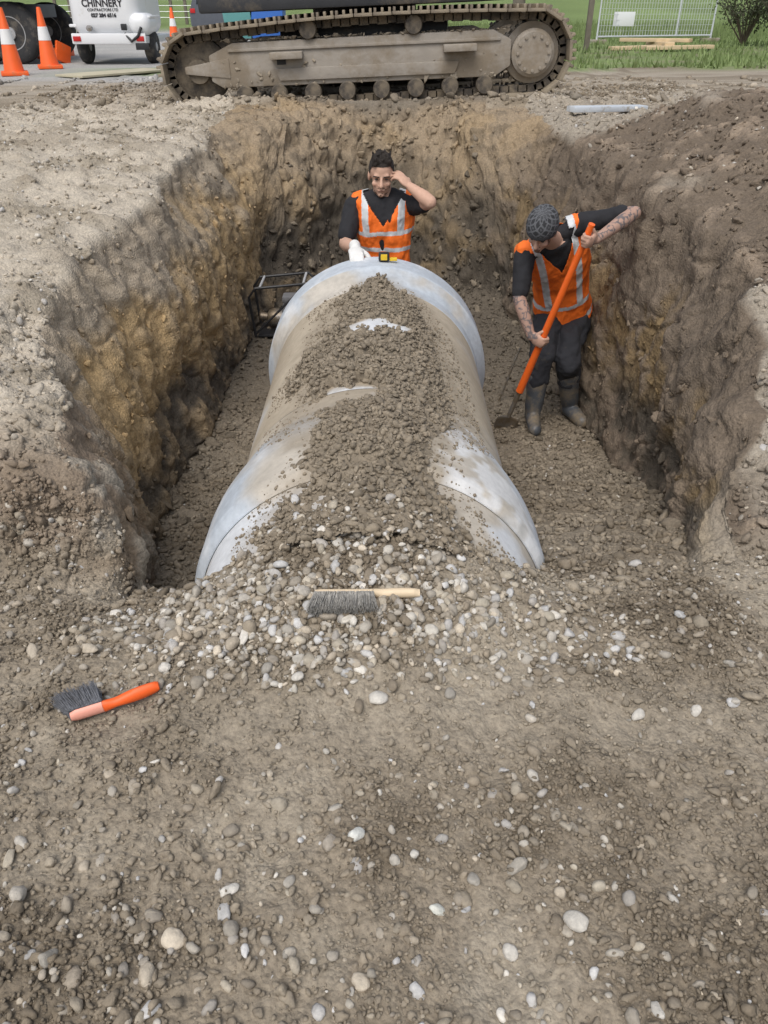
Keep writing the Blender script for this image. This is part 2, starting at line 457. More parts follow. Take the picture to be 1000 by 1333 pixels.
# banks
bl = mix(L1(c_pale), L1(c_dirt_l * .95), sstep(-.1, .6, n_d + .3 * nb))
bl = mix(bl, L1(c_dirt_d * 1.25), sstep(.15, .7, na) * .45)
bl = mix(bl, L1(c_red), (frontm.ravel() * (1 - sstep(2.15, 2.5, y))) * .8)
m_ = rg == 1
C[m_] = mix(C, bl, sstep(1.98, 2.08, y))[m_]
br = mix(L1(c_brown), L1(c_brown * 1.75), sstep(0, .7, nb + .3 * na))
br = mix(br, L1(c_pale * .74), sstep(.0, .5, na + .9 * (1 - sstep(2.5, 3.6, y)) - .4 + .9 * sstep(6.0, 8.5, y)) * .85)
m_ = rg == 5
C[m_] = mix(C, br, sstep(2.0, 2.25, y))[m_]
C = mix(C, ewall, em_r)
# far plain
fa = sstep(9.2, 9.7, y)
fc = mix(L1(np.array([.36, .312, .247])), L1(c_dirt_d * 1.15), sstep(-.15, .5, n_d))
C = mix(C, fc, fa)
yl = sstep(11.8, 13.0, y + .8 * na) * (1 - sstep(-3.4, -2.6, x))
C = mix(C, L1(c_grey) * (1 + .15 * nb[:, None]), yl)
gr = sstep(14.5, 16.5, y + 1.2 * na) * sstep(1.2, 3.0, x + .1 * y) * (1 - .75 * sstep(.0, .45, n_d) * (1 - sstep(21, 30, y)))
gr = np.maximum(gr, sstep(38, 44, y))
gr = np.maximum(gr, sstep(13.5, 14.2, y + .7 * na) * (1 - sstep(15.5, 16.0, y)) * sstep(-5.2, -4.6, x) * (1 - sstep(-3.4, -2.9, x)) * .8)
C = mix(C, L1(c_grass) * (1 + .3 * nb[:, None]), gr)
C = np.clip(C, .01, 1)
ii = np.arange(nv * nu).reshape(nv, nu)
Fq = np.stack([ii[:-1, :-1], ii[:-1, 1:], ii[1:, 1:], ii[1:, :-1]], 2).reshape(-1, 4)
gme = mesh_np('ground', fp2, Fq, C)
ground = link('ground', gme, M['ground'])
tag(ground, 'bare brown earth with an open trench dug through it', 'ground', None, 'structure')
bpy.context.view_layer.update()

def drop(x, y):
    ok, p, n, i = ground.ray_cast(Vector((x, y, 8)), Vector((0, 0, -1)))
    return p
def gpix(px, py):
    ok, p, n, i = ground.ray_cast(CAM, ray(px, py).normalized())
    return (p, n) if ok else (at(px, py, 20), Vector((0, 0, 1)))

# ------------------------------------------------------------------ stones
def ico(sub):
    bm = bmesh.new(); bmesh.ops.create_icosphere(bm, subdivisions=sub, radius=1)
    V = np.array([v.co[:] for v in bm.verts]); F = np.array([[v.index for v in f.verts] for f in bm.faces])
    bm.free(); return V, F
def shapes(sub, n, amp, seed, ang=.5, rough=0):
    V, F = ico(sub); out = []
    r_ = np.random.default_rng(seed)
    for k in range(n):
        d = fbm(V + 13.7 * k, .9, 2, seed + k)
        W = V * (1 + amp * d)[:, None]
        if r_.random() < ang:
            pn = r_.normal(size=(9, 3)); pn /= np.linalg.norm(pn, axis=1, keepdims=True)
            dd = r_.uniform(.5, .85, 9)
            lim = np.min(dd[None] / np.maximum(V @ pn.T, .12), axis=1)
            ln = np.linalg.norm(W, axis=1)
            W = W / ln[:, None] * np.minimum(ln, lim)[:, None] * 1.2
        if rough: W = W * (1 + rough * fbm(W + 5 * k, 2.6, 2, 300 + k))[:, None]
        out.append((W, F))
    return out
SH = {1: shapes(1, 10, .35, 40, .6), 2: shapes(2, 14, .34, 60, .65), 3: shapes(3, 12, .3, 80, .55), 4: shapes(3, 12, .45, 120, 1.0, .26), 5: shapes(2, 14, .5, 160, 1.0, .26)}

def stones(pos, nrm, size, colr, lod, sink=.25, flat=(.5, .85)):
    n = len(pos)
    sid = rng.integers(0, len(SH[lod]), n)
    nn = nrm + .35 * rng.normal(size=(n, 3)); nn /= np.linalg.norm(nn, axis=1, keepdims=True)
    r_ = rng.normal(size=(n, 3)); tx = np.cross(nn, r_); tx /= np.linalg.norm(tx, axis=1, keepdims=True)
    bx = np.cross(nn, tx)
    sc = np.stack([size * rng.uniform(.9, 1.3, n), size * rng.uniform(.6, 1.0, n), size * rng.uniform(flat[0], flat[1], n)], 1)
    Vs = []; Fs = []; Cs = []; off = 0
    ctr = pos + nrm * (sc[:, 2] * (1 - 2 * sink))[:, None] * .8
    for k, (V, F) in enumerate(SH[lod]):
        idx = np.where(sid == k)[0]
        if not len(idx): continue
        B = np.stack([tx[idx] * sc[idx, 0:1], bx[idx] * sc[idx, 1:2], nn[idx] * sc[idx, 2:3]], 1)
        vv = np.einsum('vk,nkj->nvj', V, B) + ctr[idx][:, None]
        Vs.append(vv.reshape(-1, 3))
        Fs.append((F[None] + (np.arange(len(idx)) * len(V))[:, None, None] + off).reshape(-1, 3))
        Cs.append(np.repeat(colr[idx], len(V), 0))
        off += len(idx) * len(V)
    return np.concatenate(Vs), np.concatenate(Fs), np.concatenate(Cs)

def merge(parts):
    off = 0; V = []; F = []; C_ = []
    for v, f, c in parts:
        V.append(v); F.append(f + off); C_.append(c); off += len(v)
    return np.concatenate(V), F, np.concatenate(C_)

cc = .25 * (P[:-1, :-1] + P[1:, :-1] + P[:-1, 1:] + P[1:, 1:])
nx = np.cross(P[:-1, 1:] - P[:-1, :-1], P[1:, :-1] - P[:-1, :-1])
area = np.linalg.norm(nx, axis=2)
nx = nx / (area[..., None] + 1e-12)
cc_f = cc.reshape(-1, 3); nx_f = nx.reshape(-1, 3); ar_f = area.ravel()
rg_f = reg[:-1, :-1].ravel(); gc_f = C.reshape(nv, nu, 3)[:-1, :-1].reshape(-1, 3)
nd_f = n_d.reshape(nv, nu)[:-1, :-1].ravel()
lump_f = lump.reshape(nv, nu)[:-1, :-1].ravel()
def pick(dens, n):
    w = ar_f * dens; w = w / w.sum()
    i = rng.choice(len(w), n, p=w)
    jit = rng.normal(size=(n, 3)) * .006
    return cc_f[i] + jit, nx_f[i], i

PAL = np.array([[.62, .585, .52], [.52, .485, .42], [.46, .41, .325], [.55, .54, .52], [.39, .36, .31], [.54, .47, .37]])
c_mud = np.array([.262, .218, .162])
def pale(n, mud=.0):
    c = PAL[rng.integers(0, len(PAL), n)] * rng.uniform(.75, 1.15, (n, 1))
    m = np.clip(mud + rng.normal(size=(n, 1)) * .25, 0, 1)
    return c * (1 - m) + c_mud * rng.uniform(.8, 1.2, (n, 1)) * m
def lognorm(n, med, sg, lo, hi):
    return np.clip(med * np.exp(rng.normal(size=n) * sg), lo, hi)

xx, yy = cc_f[:, 0], cc_f[:, 1]
vis = (yy > .55) & (np.abs(xx) < .35 + .62 * yy)
near = vis & (yy < 2.15)
band = np.exp(-((xx + .12 - .12 * nd_f) / .58) ** 2 - ((yy - 1.60 + .05 * nd_f) / .19) ** 2)
patch = sstep(-.2, .5, nd_f)
calm = 1 - .82 * np.exp(-((yy - 1.30) / .13) ** 2) * sstep(-.75, -.35, xx)
clus = (.18 + np.exp(-((xx + .45) / .36) ** 2) * (yy < 1.16) + np.exp(-((xx - .25) / .3) ** 2) * (yy < 1.13) + .55 * (yy > 1.48)) * calm
parts = []
# fine grit
p, n_, i = pick(near * (.4 + patch) * (.4 + .6 * calm), 40000)
parts.append(stones(p, n_, lognorm(len(p), .0036, .45, .0018, .008), gc_f[i] * rng.uniform(.75, 1.22, (len(p), 1)), 1, .3))
# clods the colour of the soil
p, n_, i = pick(near * (.25 + patch) * calm, 8000)
parts.append(stones(p, n_, lognorm(len(p), .0064, .42, .0035, .014), gc_f[i] * rng.uniform(.84, 1.16, (len(p), 1)), 5, .38))
# muddy stones
p, n_, i = pick(near * (.06 + clus * (.25 + patch)), 2000)
parts.append(stones(p, n_, lognorm(len(p), .0078, .45, .004, .018), pale(len(p), .66), 2, .38))
p, n_, i = pick(near * (.35 + clus), 1200)
parts.append(stones(p, n_, lognorm(len(p), .0050, .42, .0025, .011), pale(len(p), .0), 2, .3))
p, n_, i = pick(near * (band * (band > .1)), 1100)
parts.append(stones(p, n_, lognorm(len(p), .0095, .42, .0045, .020), pale(len(p), .62), 2, .28))
p, n_, i = pick(near * (band * (band > .12)), 1200)
parts.append(stones(p, n_, lognorm(len(p), .0086, .42, .004, .018), pale(len(p), .0), 2, .24))
V, F, Cg = merge(parts)
o = link('gravel', mesh_np('gravel', V, F, Cg), M['stone'])
tag(o, 'loose gravel and pebbles strewn over the dirt in the foreground', 'gravel', None, 'stuff')

# trench floor gravel
parts = []
flo = (rg_f == 3) & (yy > 1.85) & (yy < 8.0) & (nx_f[:, 2] > .4)
away = (np.abs(xx - PX) > .42) | (yy > 4.7) | (yy < 2.1)
p, n_, i = pick(flo * away * np.where(yy < 5.2, 1.0, .45), 11000)
cl_ = gc_f[i] * rng.uniform(.76, 1.25, (len(p), 1))
parts.append(stones(p, n_, lognorm(len(p), .0094, .45, .0045, .024), cl_, 5, .3))
p, n_, i = pick(flo * away * np.where(yy < 5.2, 1.0, .45), 7000)
cl_ = gc_f[i] * rng.uniform(.78, 1.25, (len(p), 1)); mm = (rng.random((len(p), 1)) < .08) & (p[:, 1:2] < 4.6)
parts.append(stones(p, n_, lognorm(len(p), .0080, .42, .004, .02), np.where(mm, pale(len(p), .4), cl_), 2, .32))
wl = ((rg_f == 2) | (rg_f == 4)) & (yy > 2.0) & (yy < 9)
V, F, Cg = merge(parts)
o = link('trench_gravel', mesh_np('trench_gravel', V, F, Cg), M['stone'])
tag(o, 'muddy brown gravel bedding covering the trench floor beside the pipe', 'gravel', None, 'stuff')

# bank rubble
parts = []
bk = ((rg_f == 1) | (rg_f == 5)) & (yy > 2.0) & (yy < 12.5) & (np.abs(xx) < .9 + .6 * yy)
p, n_, i = pick(bk * (.3 + patch), 13000)
parts.append(stones(p, n_, lognorm(len(p), .0080, .5, .004, .026), gc_f[i] * rng.uniform(.78, 1.25, (len(p), 1)), 5, .3))
p, n_, i = pick(bk * np.where(xx > 0, 1.6, .5) * (yy < 9), 800)
parts.append(stones(p, n_, lognorm(len(p), .015, .45, .009, .034), gc_f[i] * rng.uniform(.8, 1.2, (len(p), 1)), 4, .38))
lf = (lump_f > .2) & (yy < 4) & (np.abs(xx) < .9 + .6 * yy)
p, n_, i = pick(lf * 1.0, 520)
parts.append(stones(p, n_, lognorm(len(p), .0145, .4, .008, .027), gc_f[i] * rng.uniform(.82, 1.15, (len(p), 1)), 4, .4, (.6, .9)))
p, n_, i = pick(lf * 1.0, 5200)
parts.append(stones(p, n_, lognorm(len(p), .0070, .5, .0035, .018), gc_f[i] * rng.uniform(.8, 1.2, (len(p), 1)), 5, .32))
pr_ = bk * np.where(xx < 0, np.where(yy > 3.0, 1.0, .45), np.where(yy < 3.6, 1.6, .2) + (yy > 6.5) * .8)
p, n_, i = pick(pr_ * (.4 + patch), 5600)
parts.append(stones(p, n_, lognorm(len(p), .0078, .42, .004, .02), pale(len(p), .25), 2, .28))
p, n_, i = pick(wl * 1.0, 1800)
parts.append(stones(p, n_, lognorm(len(p), .0085, .5, .0045, .03), gc_f[i] * rng.uniform(.85, 1.2, (len(p), 1)), 4, .4))
em_f = endm[:-1, :-1].ravel() > .3
p, n_, i = pick(em_f * 1.0, 400)
parts.append(stones(p, n_, lognorm(len(p), .018, .5, .009, .055), gc_f[i] * rng.uniform(.8, 1.2, (len(p), 1)), 4, .42))
berm = (yy > 9.0) & (yy < 13.5) & (np.abs(xx) < 6)
p, n_, i = pick(berm * (.3 + patch) * (1 + 1.5 * (yy < 9.9)), 5200)
parts.append(stones(p, n_, lognorm(len(p), .017, .5, .008, .06), gc_f[i] * rng.uniform(.7, 1.3, (len(p), 1)), 5, .35))
ft = (rg_f == 3) & (yy > 2.4) & (yy < 8.3) & ((np.abs(xx) > 1.0) | (yy > 7.4))
p, n_, i = pick(ft * 1.0, 500)
parts.append(stones(p, n_, lognorm(len(p), .018, .5, .01, .045), c_mud * .65 * rng.uniform(.7, 1.3, (len(p), 1)), 4, .35))
V, F, Cg = merge(parts)
o = link('bank_rubble', mesh_np('bank_rubble', V, F, Cg), M['stone'])
tag(o, 'crumbled soil clods and stones lying over the trench banks', 'rubble', None, 'stuff')

# individual pale pebbles
PEB = [(463,1090,25),(514,1122,20),(298,1162,23),(293,1188,25),(300,1212,22),(780,1157,23),(750,1200,27),(676,1130,25),(617,1147,20),(545,1290,23),(470,1282,22),(570,1187,18),(665,1242,20),(628,787,20),(740,827,18),(887,803,18),(830,930,16),(953,918,18),(905,925,14),(492,912,26),(455,808,20),(713,803,18),(603,810,17),(586,905,16),(115,848,22),(30,1098,20),(12,1118,22),(62,1248,24),(193,1318,24),(190,1270,29),(377,1150,15),(737,1077,15),(655,1005,14),(285,1140,13),(855,1315,20),(910,1283,15),(830,1235,15),(320,830,22),(268,800,18),(225,1225,25),(45,850,20),(560,820,17),(645,860,17),(533,835,18),(390,860,18),(950,865,15)]
for k, (px, py, w) in enumerate(PEB):
    p, n_ = gpix(px, py)
    depth = (p - CAM).dot(FW)
    s = w * depth / 1000 / 2
    V, F, Cp = stones(np.array([p[:]]), np.array([n_[:]]), np.array([s]), np.clip(pale(1, 0.0) * 1.05, 0, .64), 3, .2, (.55, .75))
    o = bpy.data.objects.new('pebble', mesh_np('pebble', V - np.array(p[:]), F, Cp)); col.objects.link(o)
    o.location = p; o.data.materials.append(M['stone'])
    tag(o, 'larger pale rounded pebble lying loose on the foreground dirt', 'pebble', 'larger pale pebbles on the foreground dirt')

# ------------------------------------------------------------------ pipes
BARE = ((-.03, 3.66, .17, .12), (-.15, 2.86, .15, .13), (-.10, 3.2, .07, .05))
RN = PR + .028
def orad(Y):
    Y = np.asarray(Y, float)
    return np.interp(Y, [1.0, 2.2, 2.205, 2.215, 2.23, 2.26, 2.46, 2.54, 2.62, 2.70, 2.80, 2.92, 4.30, 4.38, 4.44, 4.5, 4.70, 4.715, 4.725],
                  [RN, RN, RN + .010, PS - .018, PS - .007, PS, PS, PS - .006, PS - .02, PR + .028, PR + .01, PR, PR, PR + .008, PS - .03, PS, PS, PS - .008, PS - .03])
hk = [1.8, 1.95, 2.15, 2.4, 2.62, 3.0, 3.8, 4.1, 4.28, 4.4]
hkl = [-.38, -.33, -.27, -.26, -.36, -.35, -.33, -.27, -.2, -.1]
hkr = [.28, .24, .18, .15, .26, .27, .23, .17, .10, .0]
def bare(xv, yv, nz):
    b = 0
    for (bx_, by_, sx, sy) in BARE:
        b = np.maximum(b, sstep(1.6, .4, ((xv - bx_) / sx) ** 2 + ((yv - by_) / sy) ** 2 + .9 * nz))
    return b
def pipe_col(V, kind):
    n1 = fbm(V, 3.0, 4, 31); n2 = fbm(V, 14, 3, 33); n3 = fbm(V * np.array([1, .35, 1]), 9, 3, 35)
    T = lambda c: np.tile(c, (len(V), 1))
    tan_ = np.array([.46, .395, .30]); grey = np.array([.44, .48, .52]); lime = np.array([.70, .715, .725]); dk = np.array([.30, .25, .185])
    up = (V[:, 2] - PZ) / PS
    rel = V[:, 0] - PX
    kl_ = np.interp(V[:, 1], hk, hkl); kr_ = np.interp(V[:, 1], hk, hkr)
    dist = np.maximum(kl_ - V[:, 0], V[:, 0] - kr_)
    film = sstep(.15, .02, dist + .09 * n1 + .04 * n2) * (up > 0) * sstep(4.5, 4.35, V[:, 1])
    if kind == 'barrel':
        c = mix(T(tan_), T(dk * 1.15), sstep(-.1, .7, n1 + .4 * n2) * .5)
        edge = sstep(.5, .1, up + .25 * n1)
        c = mix(c, lime * .82, edge * .65)
        c = mix(c, grey, sstep(.25, -.1, up + .2 * n1) * .8)
        c = mix(c, dk, film * .75)
        c = mix(c, lime * .85, bare(V[:, 0], V[:, 1], n2) * sstep(-.6, .2, n3 + .4))
    elif kind == 'collar':
        c = mix(T(grey * 1.05), lime * .95, sstep(0, .6, n3 + .2 * n1) * .7)
        c = mix(c, tan_, sstep(.1, .6, n1 + .5 * up - .25 - .6 * (V[:, 1] > 4.49)) * .7)
        c = mix(c, dk, film * .6)
    elif kind == 'socket':
        c = mix(T(grey * 1.04), lime * .95, sstep(-.05, .55, n3 + .1) * .6)
        c = mix(c, tan_ * 1.04, np.maximum(sstep(-.1, .3, up - .70 + .4 * n1 + .08 * (rel > 0)) * .85, sstep(2.66, 2.84, V[:, 1])) * .9)
        c = mix(c, lime, sstep(.2, .45, n1 + n2 * .5) * (rel > 0) * .7)
        c = mix(c, dk, film * .7)
    else:
        c = mix(T(lime * .92), tan_ * 1.05, sstep(-.15, .4, n1 + .3 * n2 + .0) * .8)
        c = mix(c, dk, film * .6)
    return np.clip(c * (1 + .06 * n2[:, None]), .02, .85)
def pipe_part(name, prof, kind, parent, n=240):
    prof = np.array(prof)
    a = np.arange(n) * 2 * math.pi / n
    V = np.stack([PX + prof[:, 1][:, None] * np.sin(a), np.repeat(prof[:, 0][:, None], n, 1), PZ + prof[:, 1][:, None] * np.cos(a)], 2)
    m = len(prof); idx = np.arange(m * n).reshape(m, n)
    F = np.stack([idx[:-1], np.roll(idx[:-1], -1, 1), np.roll(idx[1:], -1, 1), idx[1:]], 2).reshape(-1, 4)
    V = V.reshape(-1, 3)
    V[:, 0] += .0015 * fbm(V, 5, 2, 3); V[:, 2] += .0015 * fbm(V, 5, 2, 4)
    return link(name, mesh_np(name, V, F, pipe_col(V, kind)), M['concrete'], parent)
pipe = empty('concrete_pipe', (PX, 3.4, PZ - PS), 'large mud streaked concrete pipe lying along the trench with flared collars', 'pipe')
ya = np.linspace(2.62, 4.45, 170)
pipe_part('barrel', [(4.45, PR - .09)] + [(2.62, PR - .09)] + [(q, PR) for q in ya] + [(4.45, PR - .09)], 'barrel', pipe)
yb = np.concatenate([np.linspace(2.2, 2.27, 18), np.linspace(2.28, 2.94, 60)])
pipe_part('socket', [(2.94, PR - .01), (2.42, PR - .008), (2.42, RN + .004), (2.2, RN + .004)] + [(q, orad(q) + .002) for q in yb] + [(2.94, PR - .01)], 'socket', pipe)
yc = np.concatenate([np.linspace(4.29, 4.52, 44), np.linspace(4.53, 4.725, 24)])
pipe_part('collar', [(4.725, PR - .02), (4.29, PR - .02)] + [(q, orad(q) + .002) for q in yc] + [(4.725, PR - .02)], 'collar', pipe)
pipe2 = empty('concrete_pipe', (PX, 2.0, PZ - PS), 'next concrete pipe length, only its crown showing where it enters the nearer socket under gravel', 'pipe')
pipe_part('barrel', [(2.40, RN - .1), (1.78, RN - .1)] + [(q, RN) for q in np.linspace(1.78, 2.40, 60)] + [(2.40, RN - .1)], 'near', pipe2)

# gravel heap along the crown
hy = np.linspace(1.80, 4.5, 420); ha = np.radians(np.linspace(-52, 48, 210))
HY, HA = np.meshgrid(hy, ha, indexing='ij')
RO = orad(HY)
HX = PX + RO * np.sin(HA)
kl = np.interp(HY, hk, hkl); kr = np.interp(HY, hk, hkr)
hp = np.stack([HX, HY, 0 * HX], 2).reshape(-1, 3)
hn = fbm(hp, 5, 3, 51).reshape(HX.shape); hn2 = fbm(hp, 20, 3, 55).reshape(HX.shape); hn3 = fbm(hp, 60, 3, 58).reshape(HX.shape)
q = (HX - (kl + kr) / 2) / ((kr - kl) / 2) + .26 * hn + .10 * hn2
prof_ = np.sign(1 - q ** 2) * np.abs(1 - q ** 2) ** .8
h = .052 * prof_ * np.interp(HY, [1.8, 2.2, 2.45, 2.75, 3, 4.1, 4.4], [.55, .65, .9, .65, .85, .8, .3]) + .022 * hn + .012 * hn2 + .007 * hn3
h = np.where(HY > 4.4, -.1, h)
hb_ = bare(HX.ravel(), HY.ravel(), hn2.ravel()).reshape(HX.shape)
h = h * (1 - hb_) - .06 * hb_
hh = np.clip(h, -.012, .2)
HV = np.stack([PX + (RO + hh) * np.sin(HA), HY, PZ + (RO + hh) * np.cos(HA)], 2)
hi = np.arange(HX.size).reshape(HX.shape)
HF = np.stack([hi[:-1, :-1], hi[:-1, 1:], hi[1:, 1:], hi[1:, :-1]], 2)
keep = (h[:-1, :-1] > -.01) | (h[1:, 1:] > -.01)
HF = HF[keep][:, ::-1]
c_hp = np.array([.24, .20, .148])
HC = np.tile(c_hp, (HX.size, 1)) * (1 + .2 * hn2.ravel()[:, None])
cand = np.argwhere(h > -.004)
w_ = np.clip(.3 + h[cand[:, 0], cand[:, 1]] / .03, .05, 1); w_ /= w_.sum()
def on_heap(n):
    sel = cand[rng.choice(len(cand), n, p=w_)]
    sp = HV[sel[:, 0], sel[:, 1]] + rng.normal(size=(n, 3)) * .005
    sa = HA[sel[:, 0], sel[:, 1]]
    return sp, np.stack([np.sin(sa), 0 * sa, np.cos(sa)], 1)
sp, sn = on_heap(12000)
st = stones(sp, sn, lognorm(len(sp), .0050, .52, .0025, .018), c_hp * rng.uniform(.78, 1.22, (len(sp), 1)), 5, .32)
sp, sn = on_heap(4500)
scol = c_hp * rng.uniform(.78, 1.28, (len(sp), 1))
pl_ = (rng.random(len(sp)) < .45 * sstep(2.15, 1.9, sp[:, 1]))
scol[pl_] = pale(pl_.sum(), .15)
st3 = stones(sp, sn, lognorm(len(sp), .0060, .5, .003, .019), scol, 2, .3)
cand = np.argwhere((h > -.05) & (h < .0) & (hb_ < .75)); sel = cand[rng.choice(len(cand), 3600)]
sa = HA[sel[:, 0], sel[:, 1]]; ro_ = RO[sel[:, 0], sel[:, 1]]
sp = np.stack([PX + ro_ * np.sin(sa), HY[sel[:, 0], sel[:, 1]], PZ + ro_ * np.cos(sa)], 1); sn = np.stack([np.sin(sa), 0 * sa, np.cos(sa)], 1)
st2 = stones(sp, sn, lognorm(len(sel), .0030, .55, .0012, .009), c_hp * rng.uniform(.8, 1.3, (len(sel), 1)), 1, .15)
used = np.unique(HF); rem = np.full(HX.size, -1); rem[used] = np.arange(len(used))
V, F, Cg = merge([(HV.reshape(-1, 3)[used], rem[HF], HC[used]), st, st3, st2])
o = link('gravel_heap', mesh_np('gravel_heap', V, F, Cg), M['stone'])
tag(o, 'strip of damp muddy gravel heaped along the crown of the concrete pipe', 'gravel', None, 'stuff')

# ------------------------------------------------------------------ people
def blob(build, voxel, smooth=4):
    mb = MB(); build(mb)
    bmesh.ops.recalc_face_normals(mb.bm, faces=mb.bm.faces)
    me = bpy.data.meshes.new('tmp'); mb.bm.to_mesh(me); mb.bm.free()
    o = bpy.data.objects.new('tmp', me); col.objects.link(o)
    md = o.modifiers.new('r', 'REMESH'); md.mode = 'VOXEL'; md.voxel_size = voxel
    if smooth:
        ms = o.modifiers.new('s', 'SMOOTH'); ms.factor = .5; ms.iterations = smooth
    dg = bpy.context.evaluated_depsgraph_get(); dg.update()
    ev = o.evaluated_get(dg); m2 = bpy.data.meshes.new_from_object(ev)
    V = np.empty(len(m2.vertices) * 3); m2.vertices.foreach_get('co', V); V = V.reshape(-1, 3)
    F = np.array([p.vertices[:] for p in m2.polygons if len(p.vertices) == 4])
    bpy.data.objects.remove(o); bpy.data.meshes.remove(me); bpy.data.meshes.remove(m2)
    return V, F

def caps(mb, p0, r0, p1, r1, sub=2):
    mb.sph(p0, r0, None, sub); mb.sph(p1, r1, None, sub); mb.cyl(p0, p1, r0 * .995, r1 * .995, 20)

def frame3(a, b, c):
    return Matrix((a, b, c)).transposed()

def hand_prims(mb, wrist, f, t, side, curls, ex=0, thumb=(25, 25), spread=.0):
    f = f.normalized(); t = (t - f * t.dot(f)).normalized()
    pn = t.cross(f) if side == 'R' else f.cross(t)
    rot = frame3(t, f, pn)
    mb.sph(wrist + f * .048, (.041 + ex, .055 + ex, .017 + ex), rot, 3)
    mb.sph(wrist + f * .03 + t * .022 + pn * .006, (.02 + ex, .034 + ex, .017 + ex), rot, 2)
    L = (.070, .078, .072, .057)
    for k in range(4):
        off = (.030, .0105, -.0095, -.0285)[k]
        p = wrist + f * (.088 - .004 * abs(k - 1)) + t * off
        ang = 0; d0 = (f + t * spread * (1.5 - k)).normalized()
        for j in range(3):
            ang += R(curls[j] + 4 * k)
            d = d0 * math.cos(ang) + pn * math.sin(ang)
            q_ = p + d * L[k] * (.46, .31, .27)[j]
            r0 = (.0098, .009, .0082)[j] + ex
            caps(mb, p, r0, q_, r0 - .0007, 2)
            p = q_
    p = wrist + f * .03 + t * .034 + pn * .004
    d = (f * .55 + t * .75 + pn * .35).normalized()
    for j in range(2):
        q_ = p + d * (.04, .032)[j]
        caps(mb, p, .0115 + ex - .001 * j, q_, .0105 + ex - .001 * j, 2)
        p = q_
        a_ = R(thumb[j])
        d = (d * math.cos(a_) + (f * .5 + pn * .85 - t * .3).normalized() * math.sin(a_)).normalized()

TR = [(-.14, .125, .10), (-.02, .168, .116), (.18, .156, .108), (.4, .150, .103), (.62, .168, .116), (.80, .174, .114), (.92, .14, .09), (1.0, .078, .07)]
def torso(mb, J, ex=0, t0=-.2, t1=1.01):
    p0, p1, pm = J['pelvis'], J['neck'], J['mid']
    n = 28; rings = []; kw = J.get('wide', 1.0)
    for (t_, rx, ry) in TR:
        if t_ < t0 or t_ > t1: continue
        c = p0 * (1 - t_) ** 2 + pm * 2 * t_ * (1 - t_) + p1 * t_ ** 2
        rr = J['rp'] * (1 - t_) + J['rs'] * t_; rr.normalize()
        ax = (p1 - p0).normalized()
        rr = (rr - ax * rr.dot(ax)).normalized(); ff = ax.cross(rr)
        ring = []
        for k in range(n):
            a_ = 2 * math.pi * k / n; cx_, sx_ = math.cos(a_), math.sin(a_)
            cx2 = math.copysign(abs(cx_) ** .85, cx_); sx2 = math.copysign(abs(sx_) ** .85, sx_)
            ring.append(mb.bm.verts.new(c + rr * cx2 * (rx * kw + ex) + ff * sx2 * (ry * kw + ex)))
        rings.append(ring)
    for i in range(len(rings) - 1):
        for k in range(n):
            mb.bm.faces.new((rings[i][k], rings[i][(k + 1) % n], rings[i + 1][(k + 1) % n], rings[i + 1][k]))
    mb.bm.faces.new(rings[0][::-1]); mb.bm.faces.new(rings[-1])

def head_prims(mb, J):
    c, f, u = J['head'], J['hf'], J['hu']
    r = f.cross(u).normalized()
    H = lambda a, b, d: c + r * a + f * b + u * d
    rot = frame3(r, f, u)
    mb.sph(H(0, -.008, .032), (.074, .094, .092), rot, 3)
    mb.sph(H(0, .022, -.045), (.057, .066, .075), rot, 3)
    mb.sph(H(0, .066, -.096), (.024, .022, .02), rot, 2)
    caps(mb, H(-.036, .074, .022), .013, H(.036, .074, .022), .013)
    caps(mb, H(0, .088, .008), .0085, H(0, .108, -.03), .0135)
    mb.sph(H(.011, .096, -.034), .009); mb.sph(H(-.011, .096, -.034), .009)
    for s_ in (-1, 1):
        mb.sph(H(.04 * s_, .062, -.03), (.02, .02, .018), rot, 2)
        mb.sph(H(.077 * s_, -.008, -.012), (.010, .02, .031), rot, 2)
    caps(mb, H(-.017, .083, -.064), .0075, H(.017, .083, -.064), .0075)
    caps(mb, J['neck'] - (J['neck'] - J['pelvis']).normalized() * .03, .062, H(0, -.022, -.06), .055)

